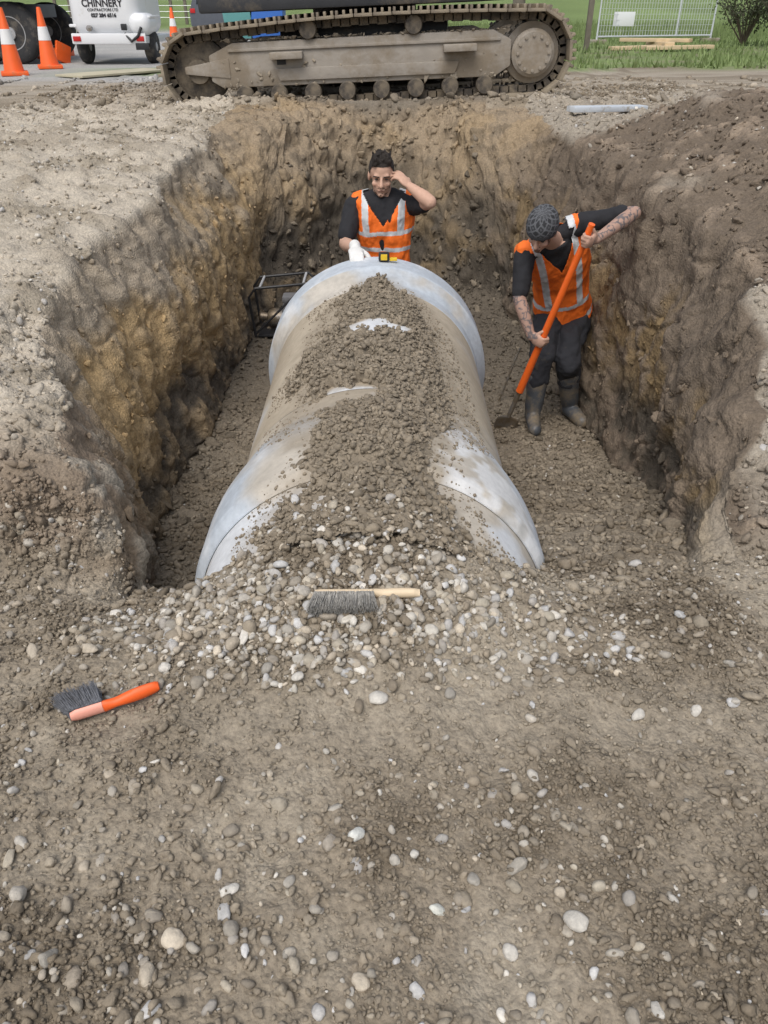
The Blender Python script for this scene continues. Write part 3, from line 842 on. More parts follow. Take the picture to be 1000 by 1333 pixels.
def body_mesh(J, skin, tattoo=None):
    def b(mb):
        torso(mb, J); head_prims(mb, J)
        for s_ in 'LR':
            caps(mb, J['neck'] + (J['sh' + s_] - J['neck']) * .2, .045, J['sh' + s_], .055)
            caps(mb, J['sh' + s_], .056, J['el' + s_], .041)
            m1 = J['el' + s_].lerp(J['wr' + s_], .3)
            caps(mb, J['el' + s_], .040, m1, .043); caps(mb, m1, .043, J['wr' + s_], .027)
            hand_prims(mb, J['wr' + s_], J['hd' + s_], J['ht' + s_], s_, J['cu' + s_], 0, J.get('th' + s_, (25, 25)), J.get('sp' + s_, 0))
            caps(mb, J['hip' + s_], .088, J['kn' + s_], .057)
            m2 = J['kn' + s_].lerp(J['an' + s_], .3)
            caps(mb, J['kn' + s_], .055, m2, .057); caps(mb, m2, .057, J['an' + s_], .036)
            caps(mb, J['an' + s_] + Vector((0, 0, -.03)), .036, J['to' + s_], .028)
    V, F = blob(b, .0052, 3)
    Cb = np.tile(np.array(skin), (len(V), 1))
    hd = V - np.array(J['head'][:])
    u = hd @ np.array(J['hu'][:]); f = hd @ np.array(J['hf'][:])
    face = sstep(.16, .1, np.linalg.norm(hd, axis=1))
    Cb = mix(Cb, np.array(skin) * np.array([1.03, .86, .82]), face * sstep(.01, -.03, np.abs(u + .03) - .01) * sstep(.05, .08, f) * .5)
    if tattoo:
        for s_ in tattoo:
            a, b2 = np.array(J['el' + s_][:]), np.array(J['wr' + s_][:])
            t_ = np.clip(((V - a) @ (b2 - a)) / ((b2 - a) @ (b2 - a)), -.3, 1)
            d = np.linalg.norm(V - (a + t_[:, None] * (b2 - a)), axis=1)
            n_ = np.abs(fbm(V, 24, 3, 71))
            Cb = mix(Cb, np.array([.10, .105, .115]), sstep(.06, .05, d) * (.2 + .7 * sstep(.2, .06, n_)))
    return V, F, Cb

def tloc(V, J):
    p0 = np.array(J['pelvis'][:]); ax = np.array((J['neck'] - J['pelvis'])[:]); L = np.linalg.norm(ax); ax = ax / L
    t_ = ((V - p0) @ ax) / L
    pm = np.array(J['mid'][:]); p1 = np.array(J['neck'][:]); tc = np.clip(t_, -.2, 1.1)[:, None]
    c = p0 * (1 - tc) ** 2 + pm * 2 * tc * (1 - tc) + p1 * tc ** 2
    w = np.clip(tc, 0, 1)
    rr = np.array(J['rp'][:]) * (1 - w) + np.array(J['rs'][:]) * w
    rr = rr - (rr @ ax)[:, None] * ax; rr /= np.linalg.norm(rr, axis=1, keepdims=True)
    ff = np.cross(np.tile(ax, (len(V), 1)), rr)
    d = V - c
    return t_, (d * rr).sum(1), (d * ff).sum(1)

def compact(V, F, C_=None):
    u = np.unique(F); r = np.full(len(V), -1); r[u] = np.arange(len(u))
    return V[u], r[F], (C_[u] if C_ is not None else None)

def wrinkle(V, F, amp, fr, seed, sc=(1, 1, .7)):
    me = mesh_np('w', V, F); nn = np.empty(len(V) * 3); me.vertices.foreach_get('normal', nn); bpy.data.meshes.remove(me)
    return V + nn.reshape(-1, 3) * (fbm(V * np.array(sc), fr, 3, seed) * amp)[:, None]

def dress(J, body, sleeve, seed, vneck, vk, vex, vsh, bands, hem):
    def sh(mb):
        torso(mb, J, .012, -.1)
        for s_ in 'LR':
            caps(mb, J['neck'] + (J['sh' + s_] - J['neck']) * .25, .052, J['sh' + s_], .066)
            e = J['sh' + s_].lerp(J['el' + s_], sleeve[s_])
            caps(mb, J['sh' + s_], .066, e, .057)
    V, F = blob(sh, .007, 4); V = wrinkle(V, F, .010, 14, seed)
    link('shirt', mesh_np('shirt', V, F), M['black_cloth'], body)
    def tr(mb):
        torso(mb, J, .014, -.2, .3)
        for s_ in 'LR':
            caps(mb, J['hip' + s_], .110, J['kn' + s_], .090); caps(mb, J['kn' + s_], .090, J['kn' + s_].lerp(J['an' + s_], .42), .082)
    V, F = blob(tr, .008, 4); V = wrinkle(V, F, .022, 8, seed + 1, (1, 1, 1.4))
    link('trousers', mesh_np('trousers', V, F), M['trouser'], body)
    for s_ in 'LR':
        an, to, kn = J['an' + s_], J['to' + s_], J['kn' + s_]
        def bt(mb):
            caps(mb, kn.lerp(an, .32), .078, an.lerp(kn, .15), .064); caps(mb, an.lerp(kn, .15), .064, an, .056); caps(mb, an + Vector((0, 0, -.035)), .054, to, .047)
            hl = (an - to); hl.z = 0; hl.normalize()
            mb.sph(an + hl * .025 + Vector((0, 0, -.045)), .052)
        V, F = blob(bt, .008, 3)
        V = wrinkle(V, F, .005, 11, seed + 4)
        zmin = to.z - .045; V[:, 2] = np.maximum(V[:, 2], zmin)
        link('boot', mesh_np('boot', V, F), M['rubber'], body)
    def ve(mb):
        torso(mb, J, vex, -.2)
        for s_ in 'LR':
            caps(mb, J['neck'] + (J['sh' + s_] - J['neck']) * .25, .062, J['neck'].lerp(J['sh' + s_], vsh), .076)
    V, F = blob(ve, .0055, 5); V = wrinkle(V, F, .022, 7, seed + 2, (1.3, 1, .6)); V = wrinkle(V, F, .006, 22, seed + 3)
    fc_ = V[F].mean(1)
    t_, a, b = tloc(fc_, J)
    vz = vneck
    wob = .012 * fbm(fc_, 5, 2, seed + 9)
    cut = (t_ < hem + wob) | ((b > .0) & (np.abs(a) < (t_ - vz) * vk) & (t_ > vz)) | (t_ > .985) & (np.abs(a) < .1)
    keep = ~cut
    tq = t_ + wob
    tp = (np.abs(np.abs(a) - (.118 - .02 * (1 - t_))) < .022) & (tq > bands[1][1])
    bd = ((tq > bands[0][0]) & (tq < bands[0][1])) | ((tq > bands[1][0]) & (tq < bands[1][1]))
    tape = (tp | bd)[keep]
    Fk = F[keep]; V2, F2, _ = compact(V, Fk)
    me = mesh_np('vest', V2, F2)
    o = link('vest', me, M['hivis'], body)
    me.materials.append(M['reflect'])
    me.polygons.foreach_set('material_index', tape.astype(np.int32))
    sd = o.modifiers.new('thickness', 'SOLIDIFY'); sd.thickness = .003; sd.offset = -1

def headloc(V, J):
    c = np.array(J['head'][:]); f = np.array(J['hf'][:]); u = np.array(J['hu'][:]); r = np.cross(f, u)
    d = V - c
    return d @ r, d @ f, d @ u
def eyes(J, body):
    c, f, u = J['head'], J['hf'], J['hu']; r = f.cross(u).normalized()
    for s_ in (-1, 1):
        MB().sph(c + r * .031 * s_ + f * .077 + u * .001, (.011, .008, .0048), frame3(r, f, u)).build('eye', M['eye'], body)
        MB().tube([c + r * .014 * s_ + f * .088 + u * .017, c + r * .032 * s_ + f * .089 + u * .022, c + r * .05 * s_ + f * .079 + u * .019], .0036, 6).build('eyebrow', M['hair'], body)
    MB().tube([c - r * .017 + f * .087 - u * .067, c + f * .0915 - u * .0635, c + r * .017 + f * .087 - u * .067], .0035, 6).build('mouth', M['lip'], body)
def beard(J, body, keepz=-.036, seed=5):
    c, f, u = J['head'], J['hf'], J['hu']; r = f.cross(u).normalized(); rot = frame3(r, f, u)
    def b(mb):
        mb.sph(c + f * .02 - u * .046, (.0575, .067, .0755), rot, 3); mb.sph(c + f * .066 - u * .0965, (.0245, .023, .021), rot, 2)
        caps(mb, c - r * .018 + f * .081 - u * .051, .007, c + r * .018 + f * .081 - u * .051, .007)
    V, F = blob(b, .005, 2); V = wrinkle(V, F, .003, 60, seed)
    a, bb, z_ = headloc(V[F].mean(1), J)
    k = (bb > .012) & (z_ < keepz - .012 + .02 * (bb < .05)) & ~((np.abs(a) < .014) & (np.abs(z_ + .064) < .005) & (bb > .07)) & ~((np.abs(a) < .05) & (z_ > -.056) & (np.abs(a) > .022) & (bb > .05))
    V, F, _ = compact(V, F[k])
    link('beard', mesh_np('beard', V, F), M['beard'], body)

def mkperson(label, J, skin, sleeve, seed, vneck, vk, vex, vsh, bands, hem, tattoo=None):
    base = (J['anL'] + J['anR']) / 2; base.z = min(J['toL'].z, J['toR'].z) - .04
    V, F, Cb = body_mesh(J, skin, tattoo)
    me = mesh_np('person', V - np.array(base[:]), F, Cb)
    o = link('person', me, M['skin']); o.location = base
    tag(o, label, 'person')
    dress(J, o, sleeve, seed, vneck, vk, vex, vsh, bands, hem)
    eyes(J, o)
    return o

# --- worker behind the pipe
fz = drop(0, 5.3).z + .02
A = dict(pelvis=Vector((.0, 5.28, fz + .91)), neck=Vector((.0, 5.21, .605)), rp=Vector((-1, 0, 0)), rs=Vector((-1, .05, 0)).normalized())
A['mid'] = (A['pelvis'] + A['neck']) / 2 + Vector((0, .01, 0))
A['head'] = Vector((-.016, 5.165, .728)); A['hf'] = Vector((.0, -1, -.22)).normalized(); A['hu'] = Vector((.02, -.22, 1))
A['hu'] = (A['hu'] - A['hf'] * A['hu'].dot(A['hf'])).normalized()
A['shR'] = Vector((-.19, 5.22, .53)); A['shL'] = Vector((.19, 5.21, .54))
gp = Vector((-.17, 4.68, PZ + math.sqrt(PS ** 2 - .125 ** 2) + .022))
A['elR'] = Vector((-.25, 5.09, .325)); A['hdR'] = Vector((.1, -1, -.12)).normalized(); A['wrR'] = gp - A['hdR'] * .05 + Vector((0, .06, .012))
A['htR'] = Vector((.9, .1, .0)); A['cuR'] = (12, 14, 14)
A['elL'] = at(560, 263, 4.99); A['wrL'] = at(534, 243, 5.06)
A['hdL'] = (at(517, 225, 5.10) - A['wrL']).normalized(); A['htL'] = Vector((.0, .8, .5)); A['cuL'] = (16, 22, 18); A['spL'] = .12
for s_, sx in (('L', .1), ('R', -.1)):
    A['hip' + s_] = A['pelvis'] + Vector((sx * .95, 0, -.05)); A['kn' + s_] = Vector((sx * 1.2, 5.22, fz + .50)); A['an' + s_] = Vector((sx * 1.3, 5.3, fz + .10)); A['to' + s_] = Vector((sx * 1.6, 5.15, fz + .045))
wA = mkperson('bearded worker in orange vest standing behind the far collar, hand raised to his head', A, (.56, .35, .255), {'L': .62, 'R': .8}, 100, .72, .42, .028, .85, ((.43, .475), (.61, .655)), -.1)
beard(A, wA)
def hair(mb):
    c, f, u = A['head'], A['hf'], A['hu']; r = f.cross(u).normalized()
    mb.sph(c - f * .01 + u * .036, (.079, .098, .095), frame3(r, f, u), 3)
    rr = random.Random(3)
    for k in range(60):
        a_, b_ = rr.uniform(-.055, .055), rr.uniform(-.05, .075)
        p = c + r * a_ + f * b_ + u * (.118 - 6 * a_ * a_ - 4 * b_ * b_)
        caps(mb, p, .010, p + u * rr.uniform(.012, .034) + r * rr.uniform(-.014, .014) + f * rr.uniform(-.012, .016), .004)
V, F = blob(hair, .0048, 1); V = wrinkle(V, F, .004, 50, 8)
a, b, z_ = headloc(V[F].mean(1), A)
k = (z_ > np.interp(b, [-.06, -.02, .01, .05, .09], [-.06, -.03, .01, .068, .078]))
V, F, _ = compact(V, F[k]); link('hair', mesh_np('hair', V, F), M['hair'], wA)
def gl(mb):
    hand_prims(mb, A['wrR'], A['hdR'], A['htR'], 'R', A['cuR'], .006)
    caps(mb, A['wrR'] - A['hdR'] * .05, .036, A['wrR'], .034)
V, F = blob(gl, .005, 2); link('glove', mesh_np('glove', V, F), M['glove'], wA)

# --- shovelling worker
T0 = at(768, 298, 4.45)
bl_p, _ = gpix(656, 558)
bl_p = Vector((bl_p.x, bl_p.y, bl_p.z + .01))
sd_ = (T0 - bl_p).normalized(); SL = (T0 - bl_p).length
B = dict(pelvis=at(733, 406, 5.26), neck=at(721, 311, 4.88), wide=.97)
B['rp'] = Vector((-.98, -.1, 0)).normalized(); B['rs'] = Vector((-.95, -.05, -.22)).normalized()
B['mid'] = (B['pelvis'] + B['neck']) / 2 + Vector((.01, .10, .05))
B['head'] = at(706, 299, 4.68); B['hf'] = Vector((-.42, -.66, -.62)).normalized(); hu = Vector((-.12, -.5, .86)); B['hu'] = (hu - B['hf'] * hu.dot(B['hf'])).normalized()
B['shR'] = at(684, 328, 4.85); B['shL'] = at(756, 291, 4.90)
B['elR'] = at(676, 388, 4.74); B['elL'] = at(826, 277, 4.78)
gl_ = T0 - sd_ * .06; gr_ = T0 - sd_ * (SL * .50)
B['htL'] = sd_.copy(); fL = (gl_ - B['elL']); fL = (fL - sd_ * fL.dot(sd_)).normalized(); pnL = fL.cross(sd_)
B['hdL'] = fL; B['wrL'] = gl_ - fL * .062 - pnL * .034; B['cuL'] = (58, 75, 50); B['thL'] = (45, 40)
B['htR'] = sd_.copy(); fR = (gr_ - B['elR']); fR = (fR - sd_ * fR.dot(sd_)).normalized(); pnR = sd_.cross(fR)
B['hdR'] = fR; B['wrR'] = gr_ - fR * .062 - pnR * .034; B['cuR'] = (58, 75, 50); B['thR'] = (45, 40)
B['hipR'] = B['pelvis'] + B['rp'] * .10 + Vector((0, 0, -.04)); B['hipL'] = B['pelvis'] - B['rp'] * .10 + Vector((0, 0, -.04))
fR_, _ = gpix(695, 562); fL_, _ = gpix(744, 550)
B['anR'] = Vector((fR_.x + .0, fR_.y + .10, fR_.z + .11)); B['toR'] = Vector((fR_.x - .01, fR_.y - .07, fR_.z + .05))
B['anL'] = Vector((fL_.x - .01, fL_.y + .08, fL_.z + .11)); B['toL'] = Vector((fL_.x + .05, fL_.y - .09, fL_.z + .05))
B['knR'] = at(703, 470, 4.92); B['knL'] = at(739, 468, 4.94)
wB = mkperson('stooping worker in a patterned knit beanie and orange vest shovelling beside the pipe', B, (.50, .31, .23), {'L': .75, 'R': .85}, 200, .72, .36, .040, .97, ((.01, .055), (.20, .245)), -.08, 'LR')
beard(B, wB, -.03, 9)
def bn(mb):
    c, f, u = B['head'], B['hf'], B['hu']; r = f.cross(u).normalized()
    mb.sph(c - f * .006 + u * .042, (.094, .114, .112), frame3(r, f, u), 3)
V, F = blob(bn, .0045, 1)
a, b, z_ = headloc(V[F].mean(1), B)
V, F, _ = compact(V, F[z_ > np.interp(b, [-.1, .1], [-.035, .035])])
a, b, z_ = headloc(V, B)
ang = np.arctan2(a, b)
u1 = ang / (2 * math.pi) * 11; v1 = z_ / .042
dm = np.abs((u1 % 1) - .5) + np.abs((v1 % 1) - .5)
lum = np.where(np.abs(dm - .5) < .13, .13, np.where(dm < .2, .095, .04))
lum = np.where(z_ < np.interp(b, [-.1, .1], [-.005, .062]), .06 + .02 * (np.sin(ang * 70) > 0), lum)
bw = np.repeat(lum[:, None], 3, 1) * np.array([.95, .98, 1.05])
link('beanie', mesh_np('beanie', V, F, bw), M['knit'], wB)

# --- shovel
shv = empty('shovel', bl_p, 'orange handled shovel held by the stooping worker, blade in the gravel', 'shovel')
hb = T0 - sd_ * (SL * .78)
MB().tube([hb, hb.lerp(T0, .5), T0 + sd_ * .03], [.026, .022, .019], 14).build('handle', M['orange_handle'], shv)
MB().tube([bl_p + sd_ * .10, bl_p + sd_ * .16, hb + sd_ * .03], [.014, .016, .018], 12).build('socket', M['steel'], shv)
sx_ = sd_.cross(Vector((0, 1, .3))).normalized(); sy_ = sd_.cross(sx_)
mb = MB(); rows = []
for i in range(10):
    s = i / 9; w = .078 * min(1, (s * 3.2) ** .55 + .12) if s < .35 else .078 * (1.0 + .06 * (s - .35))
    rows.append([mb.bm.verts.new(bl_p - sd_ * .16 + sd_ * (.27 * s) + sx_ * (w * (k - 4) / 4) + sy_ * (.022 * ((k - 4) / 4) ** 2 - .018 * math.sin(s * 3))) for k in range(9)])
for i in range(9):
    for k in range(8): mb.bm.faces.new((rows[i][k], rows[i][k + 1], rows[i + 1][k + 1], rows[i + 1][k]))
bo = mb.build('blade', M['steel'], shv); sm = bo.modifiers.new('t', 'SOLIDIFY'); sm.thickness = .003
rod0, _ = gpix(648, 522); rt = at(677, 453, rod0.y + .05)
tag(MB().tube([rod0 - Vector((0, 0, .03)), rt], .008, 8).build('steel_rod', M['steel']), 'thin grey steel rod leaning in the gravel next to the shovel blade', 'rod')

# --- tape measure on the collar
tp = Vector((.0, 4.6, PZ + PS + .002))
t_ = empty('tape_measure', tp, 'yellow and black tape measure sitting on top of the far pipe collar', 'tape measure')
MB().box(tp + Vector((0, 0, .028)), (.065, .04, .052), None, .012).build('case', M['black_plastic'], t_)
MB().box(tp + Vector((.0, -.0215, .03)), (.038, .006, .034), None, .002).build('face_plate', M['yellow'], t_)
MB().box(tp + Vector((.055, 0, .014)), (.045, .024, .018), None, .004).build('tape_end', M['yellow'], t_)

# --- small framed pump at left behind pipe
pb = drop(-.88, 6.8)
t_ = empty('water_pump', pb, 'small black framed petrol pump on the trench floor behind the far collar at left', 'pump')
Q = lambda a, b, c: pb + Vector((a, b, c))
MB().box(Q(0, 0, .03), (.5, .34, .02), None, .008).build('base_plate', M['black_plastic'], t_)
mb = MB(); mb.box(Q(.06, .04, .17), (.2, .18, .18), None, .03); mb.cyl(Q(.14, .02, .18), Q(.2, .02, .18), .08, n=20); mb.build('engine', M['engine'], t_)
MB().lathe([(.04, -.09), (.075, -.08), (.085, 0), (.06, .05), (.035, .06), (.035, .12), (.05, .13)], Q(-.12, .02, .14), (-1, 0, .1), 20).build('pump_housing', M['steel'], t_)
MB().box(Q(.06, .05, .31), (.19, .16, .06), None, .025).build('fuel_tank', M['engine'], t_)
MB().cyl(Q(.12, -.1, .25), Q(.18, -.1, .25), .04, n=16).build('air_filter', M['rim'], t_)
for sy in (-.17, .17):
    MB().tube([Q(-.27, sy, .03), Q(-.30, sy, .38), Q(-.24, sy, .46), Q(.20, sy, .50), Q(.28, sy, .42), Q(.27, sy, .03)], .012, 8).build('frame_tube', M['black_plastic'], t_)
for sx, sz_ in ((-.2, .465), (.18, .498)): MB().tube([Q(sx, -.17, sz_), Q(sx, .17, sz_)], .011, 8).build('cross_bar', M['galv'], t_)
MB().tube([Q(-.27, -.17, .05), Q(.2, -.17, .49)], .010, 8).build('brace', M['black_plastic'], t_)

# ------------------------------------------------------------------ brushes
def brush(px0, py0, px1, py1, frac, hmat, kmat, bmat, label, hw, bw, tilt, blen, lean):
    p0, n0 = gpix(px0, py0); p1, n1 = gpix(px1, py1)
    ax = (p1 - p0); L = ax.length; ax.normalize()
    up = Vector((0, 0, 1)); up = (up - ax * up.dot(ax)).normalized()
    sd = ax.cross(up)
    up2 = (up * tilt[0] + sd * tilt[1]).normalized()
    sd2 = ax.cross(up2)
    t_ = empty('hand_brush', p0, label, 'brush')
    Qp = lambda s, a, h: p0 + ax * (s * L) + sd2 * a + up2 * h + up * tilt[2]
    def rows_(s0, s1, n_):
        mb = MB(); rows = []
        for i in range(n_):
            s = s0 + (s1 - s0) * i / (n_ - 1)
            if s <= frac: w = bw * (.7 + .3 * min(1, s / .06)); th = .010
            else:
                k = (s - frac) / (1 - frac)
                w = bw + (hw * .6 - bw) * sstep(0, .3, k) + hw * .45 * math.sin(max(0, k - .2) / .8 * 2.7); th = .0105 + .003 * math.sin(k * 3)
            if s > .975: w *= .6
            bend = tilt[3] * max(0, (s - frac) / (1 - frac)) ** 1.2
            rows.append([mb.bm.verts.new(Qp(s, w * math.cos(a_), bend + th * math.sin(a_))) for a_ in np.linspace(0, 2 * math.pi, 12, endpoint=False)])
        for i in range(n_ - 1):
            for k in range(12): mb.bm.faces.new((rows[i][k], rows[i][(k + 1) % 12], rows[i + 1][(k + 1) % 12], rows[i + 1][k]))
        mb.bm.faces.new(rows[0][::-1]); mb.bm.faces.new(rows[-1])
        return mb
    rows_(frac + .004, 1, 20).build('handle', hmat, t_)
    rows_(0, frac, 12).build('head_block', kmat, t_)
    rr = random.Random(int(px0))
    V = []; F = []
    for i in range(46):
        for j in range(6):
            s = frac * (i + .5) / 46; a_ = bw * .9 * (j - 2.5) / 2.5
            tl = sd2 * rr.uniform(-.010, .010) + ax * rr.uniform(-.008, .008)
            for m_ in range(9):
                b0 = Qp(s, a_, -.002) + ax * rr.uniform(-.003, .003) + sd2 * rr.uniform(-.003, .003)
                e = b0 + tl + sd2 * (rr.uniform(-.01, .01) + a_ * .5) + ax * (rr.uniform(-.006, .006) + (i - 23) / 23 * .010 + lean) - up2 * rr.uniform(blen * .78, blen)
                d = (e - b0).normalized(); q1 = d.orthogonal().normalized(); q2 = d.cross(q1); o_ = len(V)
                for a3 in (0, 2.09, 4.19): V.append(b0 + (q1 * math.cos(a3) + q2 * math.sin(a3)) * .0012)
                for a3 in (0, 2.09, 4.19): V.append(e + (q1 * math.cos(a3) + q2 * math.sin(a3)) * .0008)
                F += [(o_, o_ + 1, o_ + 4, o_ + 3), (o_ + 1, o_ + 2, o_ + 5, o_ + 4), (o_ + 2, o_, o_ + 3, o_ + 5)]
    link('bristles', mesh_np('bristles', np.array([v[:] for v in V]), np.array(F)), bmat, t_)
brush(411, 786, 546, 785, .55, M['brush_wood'], M['brush_wood'], M['bristle'], 'wooden handled hand brush with grey bristles lying on gravel before the pipe', .016, .018, (.42, -.88, .036, .0), .060, -.003)
brush(97, 942, 211, 906, .36, M['orange_plastic'], M['pink_plastic'], M['dark_bristle'], 'orange plastic handled hand brush with dark bristles lying on the dirt at left', .018, .017, (-.02, .95, .026, -.012), .060, -.022)

# ------------------------------------------------------------------ excavator
EX0 = Vector((-.20, 9.75, .65))
ex = empty('excavator', EX0, 'large mud caked excavator on steel tracks parked across the far trench end', 'excavator', None, (0, R(-2.2), 0))
def track_path(n, L=3.72, Rr=.40, Rl=.37):
    cxr, cxl = L / 2, -L / 2; zr_, zl_ = .46, .42
    pts = []
    for k in range(60): a_ = math.pi / 2 - math.pi * k / 59; pts.append((cxr + Rr * math.cos(a_), zr_ + Rr * math.sin(a_)))
    for k in range(1, 40):
        s = k / 40; pts.append((cxr - L * s, (zr_ - Rr) * (1 - s) + (zl_ - Rl) * s - .02 * math.sin(math.pi * s)))
    for k in range(60): a_ = -math.pi / 2 - math.pi * k / 59; pts.append((cxl + Rl * math.cos(a_), zl_ + Rl * math.sin(a_)))
    for k in range(1, 40):
        s = k / 40; pts.append((cxl + L * s, (zl_ + Rl) * (1 - s) + (zr_ + Rr) * s + .06 * math.sin(math.pi * s)))
    pts = np.array(pts); pc = np.vstack([pts, pts[:1]])
    d = np.concatenate([[0], np.cumsum(np.linalg.norm(np.diff(pc, axis=0), axis=1))])
    u = np.arange(n) / n * d[-1]
    xs = np.interp(u, d, pc[:, 0]); zs = np.interp(u, d, pc[:, 1])
    e = .01
    tx_ = np.interp((u + e) % d[-1], d, pc[:, 0]) - np.interp((u - e) % d[-1], d, pc[:, 0]); tz_ = np.interp((u + e) % d[-1], d, pc[:, 1]) - np.interp((u - e) % d[-1], d, pc[:, 1])
    return xs, zs, np.arctan2(tz_, tx_), d[-1] / n
NS = 48
xs, zs, ths, pitch = track_path(NS)
smb = MB()
smb.box((0, 0, .0), (pitch * .96, .6, .032), None, .006)
for gx in (-.38, .0, .38): smb.box((gx * pitch, 0, .034), (.028, .6, .045), None, .005)
shoe_me = smb.mesh('track_shoe'); shoe_me.materials.append(M['trackmetal'])
roller_me = MB().lathe([(.045, -.2), (.085, -.2), (.095, -.185), (.095, -.11), (.075, -.1), (.075, .1), (.095, .11), (.095, .2), (.045, .2)], (0, 0, 0), (0, 1, 0), 20).mesh('roller'); roller_me.materials.append(M['trackdark'])
bolt_me = MB().cyl((0, -.012, 0), (0, .012, 0), .018, n=6).mesh('bolt'); bolt_me.materials.append(M['exframe'])
for side, yo in ((0, .3), (1, 2.3)):
    lm = MB()
    px_, pz_, pt_, _ = track_path(NS * 2)
    for k in range(NS * 2):
        rot = Matrix.Rotation(-pt_[k], 3, 'Y')
        inward = Vector((math.sin(pt_[k]), 0, -math.cos(pt_[k])))
        lm.box(Vector((px_[k], yo, pz_[k])) + inward * .055, (pitch * .56, .21, .085 - .02 * (k % 2)), rot)
    tr_ = lm.build('track', M['trackdark'], ex, True)
    for k in range(NS):
        o = bpy.data.objects.new('track_shoe', shoe_me); col.objects.link(o); o.parent = tr_
        o.location = (xs[k], yo, zs[k]); o.rotation_euler = (0, -ths[k] + rng.normal() * .015, 0)
    yf = yo - .19
    fm = MB()
    fm.prism([(-1.72, .32), (-1.60, .25), (1.45, .25), (1.62, .35), (1.62, .60), (1.42, .70), (-1.45, .68), (-1.72, .57)], yf, yo + .19, .02)
    fr_o = fm.build('track_frame', M['exframe'], ex, True)
    if side == 0:
        MB().prism([(-.95, .30), (1.0, .30), (1.05, .42), (-1.0, .42)], yf - .03, yf - .002, .008).build('roller_guard', M['exframe'], ex, True)
        for sx in (-.85, 1.05):
            MB().box((sx, yf - .08, .545), (.36, .15, .07), None, .012).build('step', M['exframe'], ex, True)
        MB().box((-.92, yf - .006, .48), (.10, .01, .05), None, .004).build('frame_slot', M['exdark'], ex, True)
        MB().box((0, yf - .012, .61), (3.0, .02, .03), None, .006).build('frame_rib', M['exframe'], ex, True)
        n_m = 260
        mp = np.stack([rng.uniform(-1.6, 1.6, n_m), np.where(rng.random(n_m) < .25, yf - .002, rng.uniform(yf - .0, yf + .2, n_m)), 0 * np.ones(n_m)], 1)
        face_ = mp[:, 1] <= yf - .001
        mp[:, 2] = np.where(face_, .26 + .25 * rng.random(n_m) ** 2, .70)
        mn = np.where(face_[:, None], np.array([0, -1., 0]), np.array([0, 0, 1.]))
        V, F, Cm = stones(mp, mn, lognorm(n_m, .016, .5, .006, .045), np.array([.30, .255, .195]) * rng.uniform(.8, 1.2, (n_m, 1)), 4, .4, (.25, .5))
        tag(link('dried_mud', mesh_np('dried_mud', V, F, Cm), M['stone'], fr_o, True), kind='stuff')
    for k in range(8):
        o = bpy.data.objects.new('track_roller', roller_me); col.objects.link(o); o.parent = ex; o.location = (-1.36 + k * .385, yo - .05, .175)
    for sx in (-.6, .55):
        o = bpy.data.objects.new('carrier_roller', roller_me); col.objects.link(o); o.parent = ex; o.location = (sx, yo - .03, .775)
    mb = MB(); mb.lathe([(.05, -.22), (.20, -.22), (.235, -.19), (.235, -.1), (.30, -.09), (.31, .09), (.2, .1), (.2, .22), (.05, .22)], (1.86, yo, .46), (0, 1, 0), 32)
    for k in range(22):
        a_ = 2 * math.pi * k / 22
        mb.box((1.86 + .30 * math.cos(a_), yo, .46 + .30 * math.sin(a_)), (.08, .08, .04), Matrix.Rotation(-a_, 3, 'Y'))
    spr = mb.build('sprocket', M['exframe'], ex, True)
    if side == 0:
        for k in range(12):
            a_ = 2 * math.pi * k / 12
            o = bpy.data.objects.new('bolt', bolt_me); col.objects.link(o); o.parent = spr; o.location = (1.86 + .17 * math.cos(a_), yo - .225, .46 + .17 * math.sin(a_))
    MB().lathe([(.05, -.16), (.12, -.16), (.13, -.1), (.27, -.09), (.33, -.05), (.33, .05), (.27, .09), (.13, .1), (.12, .16), (.05, .16)], (-1.86, yo, .42), (0, 1, 0), 32).build('idler', M['trackdark'], ex, True)
    MB().prism([(-2.0, .40), (-1.5, .34), (-1.5, .54), (-2.0, .47)], yo - .2, yo - .165, .01).build('idler_yoke', M['exframe'], ex, True)
MB().box((0, 1.3, .66), (1.9, 1.7, .42), None, .05).build('carbody', M['exdark'], ex, True)
MB().cyl((0, 1.3, .85), (0, 1.3, .97), .62, n=40).build('slew_ring', M['exdark'], ex, True)
MB().box((-.1, 1.3, 1.05), (3.3, 2.5, .18), None, .03).build('deck', M['exdark'], ex, True)
MB().box((-1.1, 1.3, 1.63), (1.3, 2.5, .98), None, .09).build('counterweight', M['exbody'], ex, True)
MB().box((.55, 2.1, 1.48), (1.9, .8, .68), None, .06).build('engine_cover', M['exbody'], ex, True)
cb = MB().box((.75, .65, 1.98), (1.5, .95, 1.66), None, .09).build('cab', M['exbody'], ex, True)
MB().box((.8, .165, 2.2), (1.1, .01, .8), None, .003).build('window', M['glass'], cb, True)

